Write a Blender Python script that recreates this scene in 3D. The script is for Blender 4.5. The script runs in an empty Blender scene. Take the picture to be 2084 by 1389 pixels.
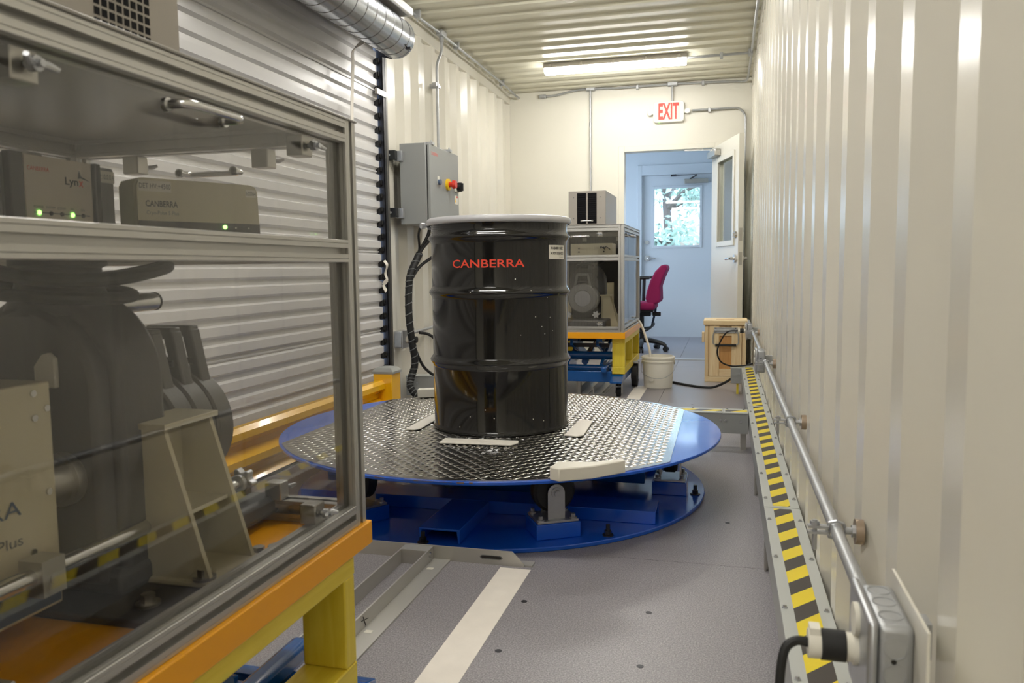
import bpy, bmesh, math, random
from mathutils import Vector, Matrix
random.seed(7)
S = bpy.context.scene
COL = S.collection
PI = math.pi
R = math.radians

# ------------------------------------------------------------------ camera, world, exposure
def lin(c):
    return tuple((x / 255 / 12.92) if x / 255 <= .04045 else ((x / 255 + .055) / 1.055) ** 2.4 for x in c)

cam = bpy.data.cameras.new('camera')
cam.sensor_width = 36.0
cam.lens = 36.0 * 1621.0 / 2084.0
cam.clip_start = .02
cam.dof.use_dof = True
cam.dof.focus_distance = 3.3
cam.dof.aperture_fstop = 9.0
camo = bpy.data.objects.new('camera', cam)
COL.objects.link(camo)
def cam_matrix(yaw, pit, rol, loc):
    f = Vector((-math.sin(yaw) * math.cos(pit), math.cos(yaw) * math.cos(pit), -math.sin(pit)))
    ri = Vector((math.cos(yaw), math.sin(yaw), 0))
    up = ri.cross(f)
    c, s = math.cos(rol), math.sin(rol)
    r2 = c * ri + s * up
    u2 = -s * ri + c * up
    m = Matrix((( r2.x, u2.x, -f.x, loc[0]), (r2.y, u2.y, -f.y, loc[1]), (r2.z, u2.z, -f.z, loc[2]), (0, 0, 0, 1)))
    return m
camo.matrix_world = cam_matrix(R(14.967), R(5.214), R(-.693), (0, 0, .92))
S.camera = camo

w = bpy.data.worlds.new('sky')
w.use_nodes = True
bg = w.node_tree.nodes['Background']
bg.inputs[0].default_value = (.60, .75, 1.0, 1)
bg.inputs[1].default_value = 3.7
S.world = w
S.cycles.max_bounces = 8
S.cycles.adaptive_threshold = .02
S.cycles.diffuse_bounces = 4
S.cycles.glossy_bounces = 4
S.cycles.transmission_bounces = 4
S.cycles.transparent_max_bounces = 16
S.cycles.caustics_reflective = False
S.cycles.caustics_refractive = False

S.view_settings.view_transform = 'Standard'
S.view_settings.look = 'None'
S.view_settings.gamma = 1
S.view_settings.use_curve_mapping = False
S.view_settings.exposure = 0.97
LAMP = 27.0          # strength of the light fixtures' diffusers
LAMPC = (1.0, .975, .925)

# ------------------------------------------------------------------ materials
MATS = {}
def nodes(name):
    m = bpy.data.materials.new(name)
    m.use_nodes = True
    nt = m.node_tree
    return m, nt, nt.nodes['Principled BSDF']
def mat(name, rgb, rough=.5, metal=0, spec=.5, var=0, vscale=6, bump=0, bscale=60, coat=0, stretch=None, alpha=1, rvar=0):
    """principled material with optional large colour variation (var) and fine noise relief (bump)"""
    m, nt, p = nodes(name)
    c = lin(rgb)
    p.inputs['Base Color'].default_value = (*c, 1)
    p.inputs['Roughness'].default_value = rough
    p.inputs['Metallic'].default_value = metal
    p.inputs['Specular IOR Level'].default_value = spec
    if coat:
        p.inputs['Coat Weight'].default_value = coat
        p.inputs['Coat Roughness'].default_value = .06
    if var or bump or rvar:
        tc = nt.nodes.new('ShaderNodeTexCoord')
        mp = nt.nodes.new('ShaderNodeMapping')
        nt.links.new(tc.outputs['Object'], mp.inputs[0])
        if stretch:
            mp.inputs['Scale'].default_value = stretch
    if var:
        n = nt.nodes.new('ShaderNodeTexNoise')
        n.inputs['Scale'].default_value = vscale
        n.inputs['Detail'].default_value = 5
        nt.links.new(mp.outputs[0], n.inputs['Vector'])
        r = nt.nodes.new('ShaderNodeValToRGB')
        r.color_ramp.elements[0].position = .3
        r.color_ramp.elements[1].position = .7
        r.color_ramp.elements[0].color = (*[x * (1 - var) for x in c], 1)
        r.color_ramp.elements[1].color = (*[min(1, x * (1 + var)) for x in c], 1)
        nt.links.new(n.outputs['Fac'], r.inputs[0])
        nt.links.new(r.outputs[0], p.inputs['Base Color'])
    if rvar:
        n = nt.nodes.new('ShaderNodeTexNoise')
        n.inputs['Scale'].default_value = vscale * 2
        nt.links.new(mp.outputs[0], n.inputs['Vector'])
        mr = nt.nodes.new('ShaderNodeMapRange')
        mr.inputs['To Min'].default_value = max(.02, rough - rvar)
        mr.inputs['To Max'].default_value = rough + rvar
        nt.links.new(n.outputs['Fac'], mr.inputs[0])
        nt.links.new(mr.outputs[0], p.inputs['Roughness'])
    if bump:
        n = nt.nodes.new('ShaderNodeTexNoise')
        n.inputs['Scale'].default_value = bscale
        n.inputs['Detail'].default_value = 3
        nt.links.new(mp.outputs[0], n.inputs['Vector'])
        b = nt.nodes.new('ShaderNodeBump')
        b.inputs['Strength'].default_value = bump
        b.inputs['Distance'].default_value = .002
        nt.links.new(n.outputs['Fac'], b.inputs['Height'])
        nt.links.new(b.outputs[0], p.inputs['Normal'])
    MATS[name] = m
    return m
def emit(name, rgb, strength):
    m, nt, p = nodes(name)
    p.inputs['Base Color'].default_value = (.8, .8, .8, 1)
    p.inputs['Emission Color'].default_value = (*rgb, 1)
    p.inputs['Emission Strength'].default_value = strength
    MATS[name] = m
    return m
def glass(name, tint=(1, 1, 1), ior=1.5, rough=0.0, wire=0):
    m = bpy.data.materials.new(name)
    m.use_nodes = True
    nt = m.node_tree
    nt.nodes.clear()
    out = nt.nodes.new('ShaderNodeOutputMaterial')
    tr = nt.nodes.new('ShaderNodeBsdfTransparent')
    tr.inputs[0].default_value = (*tint, 1)
    gl = nt.nodes.new('ShaderNodeBsdfGlossy')
    gl.inputs['Roughness'].default_value = rough
    fr = nt.nodes.new('ShaderNodeFresnel')
    ge = nt.nodes.new('ShaderNodeNewGeometry')
    mr = nt.nodes.new('ShaderNodeMapRange')      # keeps the same reflectance on entering and leaving the sheet
    mr.inputs['To Min'].default_value = ior; mr.inputs['To Max'].default_value = 1 / ior
    nt.links.new(ge.outputs['Backfacing'], mr.inputs[0])
    nt.links.new(mr.outputs[0], fr.inputs[0])
    mx = nt.nodes.new('ShaderNodeMixShader')
    nt.links.new(fr.outputs[0], mx.inputs[0])
    nt.links.new(tr.outputs[0], mx.inputs[1])
    nt.links.new(gl.outputs[0], mx.inputs[2])
    last = mx
    if wire:
        tc = nt.nodes.new('ShaderNodeTexCoord')
        sx = nt.nodes.new('ShaderNodeSeparateXYZ')
        nt.links.new(tc.outputs['Object'], sx.inputs[0])
        fs = []
        for op in ('ADD', 'SUBTRACT'):
            a = nt.nodes.new('ShaderNodeMath'); a.operation = op
            nt.links.new(sx.outputs[0], a.inputs[0]); nt.links.new(sx.outputs[2], a.inputs[1])
            b = nt.nodes.new('ShaderNodeMath'); b.operation = 'MULTIPLY'; b.inputs[1].default_value = 1 / wire
            nt.links.new(a.outputs[0], b.inputs[0])
            c = nt.nodes.new('ShaderNodeMath'); c.operation = 'FRACT'
            nt.links.new(b.outputs[0], c.inputs[0])
            d = nt.nodes.new('ShaderNodeMath'); d.operation = 'LESS_THAN'; d.inputs[1].default_value = .09
            nt.links.new(c.outputs[0], d.inputs[0])
            fs.append(d)
        e = nt.nodes.new('ShaderNodeMath'); e.operation = 'MAXIMUM'
        nt.links.new(fs[0].outputs[0], e.inputs[0]); nt.links.new(fs[1].outputs[0], e.inputs[1])
        g = nt.nodes.new('ShaderNodeMath'); g.operation = 'MULTIPLY'; g.inputs[1].default_value = .6
        nt.links.new(e.outputs[0], g.inputs[0])
        di = nt.nodes.new('ShaderNodeBsdfDiffuse'); di.inputs[0].default_value = (.5, .5, .5, 1)
        m2 = nt.nodes.new('ShaderNodeMixShader')
        nt.links.new(g.outputs[0], m2.inputs[0]); nt.links.new(mx.outputs[0], m2.inputs[1]); nt.links.new(di.outputs[0], m2.inputs[2])
        last = m2
    nt.links.new(last.outputs[0], out.inputs[0])
    MATS[name] = m
    return m
def stripes(name, axis, period=.14, slant=1.19, duty=.5):
    """black and yellow hazard tape, printed"""
    m, nt, p = nodes(name)
    p.inputs['Roughness'].default_value = .38
    tc = nt.nodes.new('ShaderNodeTexCoord')
    sx = nt.nodes.new('ShaderNodeSeparateXYZ')
    nt.links.new(tc.outputs['Object'], sx.inputs[0])
    a = nt.nodes.new('ShaderNodeMath'); a.operation = 'MULTIPLY_ADD'
    a.inputs[1].default_value = -slant
    nt.links.new(sx.outputs[1 - axis], a.inputs[0]); nt.links.new(sx.outputs[axis], a.inputs[2])
    b = nt.nodes.new('ShaderNodeMath'); b.operation = 'MULTIPLY'; b.inputs[1].default_value = 1 / period
    nt.links.new(a.outputs[0], b.inputs[0])
    c = nt.nodes.new('ShaderNodeMath'); c.operation = 'FRACT'
    nt.links.new(b.outputs[0], c.inputs[0])
    d = nt.nodes.new('ShaderNodeMath'); d.operation = 'LESS_THAN'; d.inputs[1].default_value = duty
    nt.links.new(c.outputs[0], d.inputs[0])
    mx = nt.nodes.new('ShaderNodeMix'); mx.data_type = 'RGBA'
    mx.inputs['A'].default_value = (*lin((62, 56, 52)), 1)
    mx.inputs['B'].default_value = (*lin((238, 214, 40)), 1)
    nt.links.new(d.outputs[0], mx.inputs['Factor'])
    nt.links.new(mx.outputs['Result'], p.inputs['Base Color'])
    MATS[name] = m
def wood(name, c1, c2, axis, rough=.55, scale=9):
    m, nt, p = nodes(name)
    p.inputs['Roughness'].default_value = rough
    tc = nt.nodes.new('ShaderNodeTexCoord')
    mp = nt.nodes.new('ShaderNodeMapping')
    sc = [scale * 4] * 3
    sc[axis] = scale * .35
    mp.inputs['Scale'].default_value = sc
    nt.links.new(tc.outputs['Object'], mp.inputs[0])
    n = nt.nodes.new('ShaderNodeTexNoise')
    n.inputs['Scale'].default_value = 1.6; n.inputs['Detail'].default_value = 6; n.inputs['Distortion'].default_value = .6
    nt.links.new(mp.outputs[0], n.inputs['Vector'])
    r = nt.nodes.new('ShaderNodeValToRGB')
    r.color_ramp.elements[0].position = .3; r.color_ramp.elements[1].position = .7
    r.color_ramp.elements[0].color = (*lin(c1), 1); r.color_ramp.elements[1].color = (*lin(c2), 1)
    nt.links.new(n.outputs['Fac'], r.inputs[0]); nt.links.new(r.outputs[0], p.inputs['Base Color'])
    MATS[name] = m
def speckle(name, base, dark, light, rough, scale):
    m, nt, p = nodes(name)
    p.inputs['Roughness'].default_value = rough
    tc = nt.nodes.new('ShaderNodeTexCoord')
    n = nt.nodes.new('ShaderNodeTexNoise'); n.inputs['Scale'].default_value = scale; n.inputs['Detail'].default_value = 2
    nt.links.new(tc.outputs['Object'], n.inputs['Vector'])
    r = nt.nodes.new('ShaderNodeValToRGB')
    e = r.color_ramp.elements
    e[0].position = .28; e[0].color = (*lin(dark), 1); e[1].position = .78; e[1].color = (*lin(light), 1)
    k = r.color_ramp.elements.new(.5); k.color = (*lin(base), 1)
    nt.links.new(n.outputs['Fac'], r.inputs[0])
    n2 = nt.nodes.new('ShaderNodeTexNoise'); n2.inputs['Scale'].default_value = 1.7; n2.inputs['Detail'].default_value = 4
    nt.links.new(tc.outputs['Object'], n2.inputs['Vector'])
    mr = nt.nodes.new('ShaderNodeMapRange'); mr.inputs['To Min'].default_value = .9; mr.inputs['To Max'].default_value = 1.08
    nt.links.new(n2.outputs['Fac'], mr.inputs[0])
    mu = nt.nodes.new('ShaderNodeVectorMath'); mu.operation = 'SCALE'
    nt.links.new(r.outputs[0], mu.inputs[0]); nt.links.new(mr.outputs[0], mu.inputs['Scale'])
    nt.links.new(mu.outputs[0], p.inputs['Base Color'])
    b = nt.nodes.new('ShaderNodeBump'); b.inputs['Strength'].default_value = .35; b.inputs['Distance'].default_value = .0015
    nt.links.new(n.outputs['Fac'], b.inputs['Height']); nt.links.new(b.outputs[0], p.inputs['Normal'])
    MATS[name] = m

mat('cream', (224, 220, 208), .24, bump=.05, bscale=14, var=.02, vscale=3)
mat('cream_flat', (227, 224, 212), .38, var=.015, vscale=3)
mat('ceiling', (212, 209, 190), .3, bump=.05, bscale=14)
mat('door_paint', (222, 220, 210), .3)
mat('far_wall', (216, 220, 222), .5)
speckle('floor', (146, 142, 146), (116, 112, 117), (186, 183, 187), .36, 260)
mat('subfloor', (48, 47, 50), .7)
mat('roll_white', (212, 211, 211), .22, bump=.06, bscale=10)
mat('track_dark', (58, 58, 62), .4, metal=.6)
mat('track_mid', (112, 110, 108), .4, metal=.8)
mat('black', (22, 22, 23), .45)
mat('black_rubber', (26, 26, 27), .6)
mat('drum_black', (22, 21, 20), .075, spec=.55, var=.05, vscale=3, rvar=.03)
mat('drum_lid', (188, 188, 192), .28, coat=.3)
mat('red_print', (226, 70, 48), .4)
mat('label_white', (232, 228, 216), .5)
mat('print_dark', (52, 50, 50), .6)
mat('print_grey', (110, 112, 112), .6)
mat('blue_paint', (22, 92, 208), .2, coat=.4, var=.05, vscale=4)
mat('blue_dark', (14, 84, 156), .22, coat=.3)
mat('tread', (214, 212, 208), .16, metal=1, rvar=.05)
mat('alu', (194, 193, 190), .36, metal=.72, rvar=.06, vscale=8)
mat('alu_flat', (186, 184, 178), .36, metal=.9, var=.06, vscale=12)
mat('alu_raw', (198, 196, 191), .4, metal=.45, rvar=.08, vscale=14, stretch=(1, .1, 1))
mat('galv', (176, 178, 180), .42, metal=.6, var=.08, vscale=25)
mat('zinc', (186, 188, 192), .36, metal=.75, var=.05, vscale=30)
mat('steel', (206, 206, 206), .18, metal=1)
mat('duct', (186, 190, 196), .24, metal=1, rvar=.06, vscale=7, stretch=(1, 8, 1))
mat('bronze', (168, 150, 132), .35, metal=.6)
mat('yellow_rail', (242, 186, 24), .2, coat=.5)
wood('yellow_wood', (226, 200, 52), (238, 216, 78), 2, .45)
wood('yellow_wood_y', (226, 200, 52), (238, 216, 78), 1, .45)
mat('orange', (245, 170, 20), .34)
mat('panel_grey', (150, 152, 150), .42)
mat('raceway', (158, 160, 158), .38)
mat('raceway_lid', (186, 189, 186), .34)
stripes('hazard_y', 1)
stripes('hazard_x', 0)
mat('white_tape', (240, 233, 224), .55, var=.03, vscale=18)
mat('foam_white', (236, 230, 220), .5)
mat('poly_white', (238, 234, 222), .34)
mat('bucket', (242, 239, 228), .36)
wood('pine', (226, 196, 146), (242, 222, 182), 2, .55)
wood('pine_x', (228, 200, 150), (244, 224, 186), 0, .55)
wood('osb', (190, 138, 78), (208, 160, 100), 2, .6)
mat('magenta', (150, 22, 82), .85, bump=.3, bscale=300)
mat('chair_blue', (54, 66, 90), .4, metal=.4)
mat('shield_grey', (78, 77, 76), .5, bump=.15, bscale=240)
mat('shield_ring', (98, 97, 96), .42, bump=.2, bscale=220)
mat('beige', (206, 198, 170), .42)
mat('beige_panel', (212, 205, 178), .45)
mat('lynx_face', (226, 215, 201), .5)
mat('device_grey', (124, 124, 127), .5)
mat('device_dark', (66, 66, 66), .5)
mat('band_blue', (84, 100, 124), .45)
mat('pc_grey', (164, 158, 150), .42)
mat('grille', (12, 11, 16), .7, spec=.2)
mat('top_sheet', (150, 147, 142), .35)
mat('sign_white', (236, 236, 230), .4)
mat('exit_red', (232, 62, 44), .45)
mat('bulb', (210, 212, 206), .15)
mat('red_knob', (206, 52, 34), .35)
mat('yellow_plastic', (240, 196, 20), .4)
emit('led_green', (.25, 1, .12), 3.0)
emit('diffuser', LAMPC, LAMP)
glass('pane', (.955, .952, .945), 1.62)
glass('clear', (.96, .98, .97), 1.5)
glass('wired', (.95, .98, .98), 1.5, wire=.014)
mat('foliage', (160, 184, 170), .7, var=.25, vscale=2)
mat('bark', (96, 84, 78), .9)
mat('fence_wood', (176, 160, 146), .8)
mat('rust', (112, 96, 82), .7)
mat('grass', (120, 130, 96), .9, var=.2, vscale=3)

# ------------------------------------------------------------------ mesh builder
class MB:
    def __init__(s, M=None):
        s.v = []; s.f = []; s.M = M or Matrix()
    def add(s, vs, fs):
        b = len(s.v)
        s.v += [tuple(s.M @ Vector(v)) for v in vs]
        s.f += [tuple(i + b for i in f) for f in fs]
        return s
    def box(s, x0, x1, y0, y1, z0, z1):
        return s.add([(x0, y0, z0), (x1, y0, z0), (x1, y1, z0), (x0, y1, z0), (x0, y0, z1), (x1, y0, z1), (x1, y1, z1), (x0, y1, z1)],
                     [(0, 3, 2, 1), (4, 5, 6, 7), (0, 1, 5, 4), (1, 2, 6, 5), (2, 3, 7, 6), (3, 0, 4, 7)])
    def obox(s, c, size, rot=(0, 0, 0)):
        from mathutils import Euler
        m = Matrix.Translation(c) @ Euler(rot).to_matrix().to_4x4()
        o = s.M; s.M = o @ m
        a, b, d = [k / 2 for k in size]
        s.box(-a, a, -b, b, -d, d)
        s.M = o
        return s
    def bar(s, p0, p1, wd, ht, up=(0, 0, 1)):
        """rectangular bar from p0 to p1"""
        p0, p1 = Vector(p0), Vector(p1)
        y = (p1 - p0); L = y.length; y.normalize()
        u = Vector(up)
        if abs(u.dot(y)) > .98: u = Vector((1, 0, 0))
        x = y.cross(u).normalized(); z = x.cross(y)
        m = Matrix(((x.x, y.x, z.x, p0.x), (x.y, y.y, z.y, p0.y), (x.z, y.z, z.z, p0.z), (0, 0, 0, 1)))
        o = s.M; s.M = o @ m
        s.box(-wd / 2, wd / 2, 0, L, -ht / 2, ht / 2)
        s.M = o
        return s
    def cyl(s, p0, p1, r0, r1=None, n=16):
        p0, p1 = Vector(p0), Vector(p1)
        if r1 is None: r1 = r0
        d = (p1 - p0).normalized()
        u = d.orthogonal().normalized(); v = d.cross(u)
        vs = []
        for p, r in ((p0, r0), (p1, r1)):
            for i in range(n):
                a = 2 * PI * i / n
                vs.append(p + (u * math.cos(a) + v * math.sin(a)) * r)
        fs = [(i, (i + 1) % n, n + (i + 1) % n, n + i) for i in range(n)]
        fs += [tuple(range(n))[::-1], tuple(range(n, 2 * n))]
        return s.add(vs, fs)
    def tube(s, pts, r, n=8, closed=False):
        pts = [Vector(p) for p in pts]
        N = len(pts)
        ts = []
        for i in range(N):
            if closed: t = pts[(i + 1) % N] - pts[i - 1]
            else: t = pts[min(i + 1, N - 1)] - pts[max(i - 1, 0)]
            ts.append(t.normalized())
        u = ts[0].orthogonal().normalized()
        vs = []
        for i in range(N):
            u = (u - ts[i] * u.dot(ts[i])).normalized()
            v = ts[i].cross(u)
            rr = r[i] if isinstance(r, (list, tuple)) else r
            for k in range(n):
                a = 2 * PI * k / n
                vs.append(pts[i] + (u * math.cos(a) + v * math.sin(a)) * rr)
        fs = []
        for i in range(N if closed else N - 1):
            j = (i + 1) % N
            for k in range(n):
                fs.append((i * n + k, i * n + (k + 1) % n, j * n + (k + 1) % n, j * n + k))
        if not closed:
            fs += [tuple(range(n))[::-1], tuple(range((N - 1) * n, N * n))]
        return s.add(vs, fs)
    def lathe(s, prof, n=32, M=None, cap=True):
        """profile [(r,z)] turned about the local z axis"""
        o = s.M
        if M is not None: s.M = o @ M
        vs = []
        for r, z in prof:
            for k in range(n):
                a = 2 * PI * k / n
                vs.append((r * math.cos(a), r * math.sin(a), z))
        fs = []
        for i in range(len(prof) - 1):
            for k in range(n):
                fs.append((i * n + k, i * n + (k + 1) % n, (i + 1) * n + (k + 1) % n, (i + 1) * n + k))
        if cap:
            if prof[0][0] > 1e-6: fs.append(tuple(range(n))[::-1])
            if prof[-1][0] > 1e-6: fs.append(tuple(range((len(prof) - 1) * n, len(prof) * n)))
        s.add(vs, fs)
        s.M = o
        return s
    def prism(s, poly, w0, w1, M=None):
        """polygon in the local xy plane, extruded from z=w0 to z=w1"""
        o = s.M
        if M is not None: s.M = o @ M
        n = len(poly)
        vs = [(x, y, w0) for x, y in poly] + [(x, y, w1) for x, y in poly]
        fs = [(i, (i + 1) % n, n + (i + 1) % n, n + i) for i in range(n)] + [tuple(range(n))[::-1], tuple(range(n, 2 * n))]
        s.add(vs, fs)
        s.M = o
        return s
    def build(s, name, m, parent=None, bevel=0, smooth=32, seg=2):
        me = bpy.data.meshes.new(name)
        me.from_pydata(s.v, [], s.f)
        bm = bmesh.new(); bm.from_mesh(me)
        bmesh.ops.recalc_face_normals(bm, faces=bm.faces)
        bm.to_mesh(me); bm.free()
        me.materials.append(MATS[m])
        if smooth:
            me.polygons.foreach_set('use_smooth', [True] * len(me.polygons))
            me.set_sharp_from_angle(angle=R(smooth))
        me.update()
        o = bpy.data.objects.new(name, me)
        COL.objects.link(o)
        if parent is not None: o.parent = parent
        if bevel:
            b = o.modifiers.new('bevel', 'BEVEL')
            b.width = bevel; b.segments = seg; b.limit_method = 'ANGLE'; b.angle_limit = R(40)
            b.harden_normals = False
        return o

def AX(o, x, y, z):
    """matrix with origin o and column axes x, y, z"""
    x, y, z = Vector(x), Vector(y), Vector(z)
    return Matrix(((x.x, y.x, z.x, o[0]), (x.y, y.y, z.y, o[1]), (x.z, y.z, z.z, o[2]), (0, 0, 0, 1)))
def XZ(o=(0, 0, 0)): return AX(o, (1, 0, 0), (0, 0, 1), (0, -1, 0))     # polygon (x,z), extruded along -y
def YZ(o=(0, 0, 0)): return AX(o, (0, 1, 0), (0, 0, 1), (1, 0, 0))      # polygon (y,z), extruded along +x
def thing(name, label, cat, loc=(0, 0, 0), rz=0, group=None):
    o = bpy.data.objects.new(name, None)
    o.empty_display_size = .05
    COL.objects.link(o)
    o.location = loc; o.rotation_euler = (0, 0, rz)
    o['label'] = label; o['category'] = cat
    if group: o['group'] = group
    return o
def tag(o, label, cat, group=None):
    o['label'] = label; o['category'] = cat
    if group: o['group'] = group
    return o
def struct(o, label=None):
    o['kind'] = 'structure'
    if label: o['label'] = label
    return o
def dup(o, parent, M):
    """copy of one part sharing its mesh"""
    c = o.copy(); COL.objects.link(c); c.parent = parent; c.matrix_local = M
    return c
def smooth_path(pts, n=8):
    """Catmull-Rom through the points"""
    P = [Vector(p) for p in pts]
    out = []
    for i in range(len(P) - 1):
        a, b, c, d = P[max(i - 1, 0)], P[i], P[i + 1], P[min(i + 2, len(P) - 1)]
        for k in range(n):
            t = k / n
            out.append(.5 * ((2 * b) + (c - a) * t + (2 * a - 5 * b + 4 * c - d) * t * t + (3 * b - a - 3 * c + d) * t ** 3))
    out.append(P[-1])
    return out
def round_path(pts, r, n=5):
    """polyline with rounded corners"""
    P = [Vector(p) for p in pts]
    out = [P[0]]
    for i in range(1, len(P) - 1):
        a = (P[i - 1] - P[i]); b = (P[i + 1] - P[i])
        k = min(r, a.length * .49, b.length * .49)
        a = P[i] + a.normalized() * k; b = P[i] + b.normalized() * k
        for j in range(n + 1):
            t = j / n
            out.append(a * (1 - t) ** 2 + P[i] * 2 * t * (1 - t) + b * t * t)
    out.append(P[-1])
    return out
_TXT = {}
def text_geo(body, bold=0.0):
    key = (body, bold)
    if key not in _TXT:
        cu = bpy.data.curves.new('lettering', 'FONT')
        cu.body = body; cu.size = 1; cu.offset = bold; cu.resolution_u = 3
        ob = bpy.data.objects.new('lettering', cu)
        COL.objects.link(ob)
        me = bpy.data.meshes.new_from_object(ob.evaluated_get(bpy.context.evaluated_depsgraph_get()))
        v = [tuple(q.co) for q in me.vertices]; f = [tuple(p.vertices) for p in me.polygons]
        bpy.data.objects.remove(ob); bpy.data.curves.remove(cu); bpy.data.meshes.remove(me)
        xs = [q[0] for q in v]; ys = [q[1] for q in v]
        x0, x1, y0, y1 = min(xs), max(xs), min(ys), max(ys)
        _TXT[key] = ([((q[0] - (x0 + x1) / 2) / (x1 - x0), (q[1] - (y0 + y1) / 2) / (y1 - y0)) for q in v], f, (x1 - x0) / (y1 - y0))
    return _TXT[key]
def lettering(name, body, M, height, mt, parent, width=None, bold=0.0, wrap=None, align='C'):
    v, f, asp = text_geo(body, bold)
    wd = width or asp * height
    off = 0 if align == 'C' else wd / 2
    mb = MB()
    if wrap:
        r, a0 = wrap
        vs = [(r * math.cos(a0 + (x * wd) / r), r * math.sin(a0 + (x * wd) / r), y * height) for x, y in v]
        mb.M = M; mb.add(vs, f)
    else:
        mb.M = M; mb.add([(x * wd + off, y * height, 0) for x, y in v], f)
    o = mb.build(name, mt, parent, smooth=0)
    return o

# T-slot aluminium profile, 40 mm
def slot_poly(a=.02, o=.0055, d=.013, w=.0095):
    q = []
    base = [(a, -a + .001), (a, -.0142), (a - .0011, -.0136), (a, -.013), (a, -o), (a - .0035, -o), (a - .0035, -w), (a - d, -w * .6), (a - d, w * .6), (a - .0035, w), (a - .0035, o), (a, o), (a, .013), (a - .0011, .0136), (a, .0142), (a, a - .001)]
    for k in range(4):
        c, s = [(1, 0), (0, 1), (-1, 0), (0, -1)][k]
        q += [(c * x - s * y, s * x + c * y) for x, y in base]
    return q
SLOT = slot_poly()
def slot_rail(mb, p0, p1):
    p0, p1 = Vector(p0), Vector(p1)
    z = (p1 - p0).normalized()
    up = Vector((0, 0, 1)) if abs(z.z) < .9 else Vector((0, 1, 0))
    x = up.cross(z).normalized(); y = z.cross(x)
    mb.prism(SLOT, 0, (p1 - p0).length, AX(p0, x, y, z))
    return mb
def hex_bolt(mb, p, r, h, n=(0, 0, 1), washer=True):
    n = Vector(n).normalized(); p = Vector(p)
    if washer: mb.cyl(p, p + n * h * .25, r * 1.7, n=14)
    mb.cyl(p, p + n * h, r, n=6)
    return mb

# ------------------------------------------------------------------ the container
XL, XR, YB, YF, ZC = -2.13, .226, 8.0, -4.0, 2.698
def corr(y0, y1, start, xi, out, z0, z1, flat=.072, slope=.068, rec=.072):
    """vertical corrugated sheet along y; xi = inner plane, out = signed depth"""
    p = flat + rec + 2 * slope
    ys = []
    k = math.floor((y0 - start) / p) - 1
    while start + k * p < y1 + p:
        b = start + k * p
        ys += [(b, xi), (b + flat, xi), (b + flat + slope, xi + out), (b + flat + slope + rec, xi + out)]
        k += 1
    pts = []
    for i in range(len(ys) - 1):
        (a, xa), (b, xb) = ys[i], ys[i + 1]
        if b <= y0 or a >= y1: continue
        if a < y0: xa += (xb - xa) * (y0 - a) / (b - a); a = y0
        if not pts: pts.append((a, xa))
        if b > y1: xb = xa + (xb - xa) * (y1 - a) / (b - a); b = y1
        pts.append((b, xb))
    mb = MB()
    vs = [(x, y, z) for y, x in pts for z in (z0, z1)]
    mb.add(vs, [(2 * i, 2 * i + 1, 2 * i + 3, 2 * i + 2) for i in range(len(pts) - 1)])
    return mb
struct(corr(YF, YB + .1, .846, XR, .036, -.02, 2.60).build('wall_right', 'cream', smooth=0))
wl = struct(corr(4.73, YB + .1, 4.91, XL, -.036, -.02, 2.60).build('wall_left', 'cream', smooth=0))
corr(YF, .62, .1, XL, -.036, -.02, 2.60).build('corrugated_sheet', 'cream', wl, smooth=0)
MB().box(XL - .05, XL - .02, .55, 4.8, 2.42, 2.70).build('header_panel', 'cream', wl)
struct(MB().box(XL - .05, XL, 4.72, 4.8, 0, 2.6).build('trim_1', 'cream'))
for i, (x0, x1) in enumerate(((XL - .05, XL + .004), (XR - .004, XR + .05))):
    struct(MB().box(x0, x1, YF, YB, 2.575, 2.70).build('trim_%d' % (i + 2), 'cream', bevel=.004))
# ceiling: pressed ribs running across
mb = MB(); pts = []
y = YF
while y < YB + .2:
    pts += [(y, ZC), (y + .085, ZC), (y + .11, ZC - .018), (y + .185, ZC - .018)]
    y += .21
pts = [(a, b) for a, b in pts if a <= YB + .1]
mb.add([(x, a, b) for a, b in pts for x in (XL - .05, XR + .05)], [(2 * i, 2 * i + 1, 2 * i + 3, 2 * i + 2) for i in range(len(pts) - 1)])
struct(mb.build('ceiling', 'ceiling', smooth=0))
# back wall with door opening
OX0, OX1, OZ = -.973, -.10, 2.052
mb = MB()
mb.box(XL - .04, OX0, YB, YB + .1, 0, 2.70).box(OX1, XR + .04, YB, YB + .1, 0, 2.70).box(OX0, OX1, YB, YB + .1, OZ, 2.70)
wb = struct(mb.build('wall_back', 'cream_flat', smooth=0))
mb = MB().box(OX0 - .055, OX0 + .004, YB - .012, YB + .112, 0, OZ + .05).box(OX1 - .004, OX1 + .055, YB - .012, YB + .112, 0, OZ + .05).box(OX0 + .004, OX1 - .004, YB - .012, YB + .112, OZ - .004, OZ + .05)
struct(mb.build('trim_4', 'cream_flat', bevel=.004))
struct(MB().box(OX0 + .004, OX1 - .004, YB + .0, YB + .1, .0, .008).build('trim_5', 'alu', bevel=.002))
struct(MB().box(XL - .05, XR + .05, YF - .1, YF, 0, 2.7).build('wall_front', 'cream_flat'))
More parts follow.
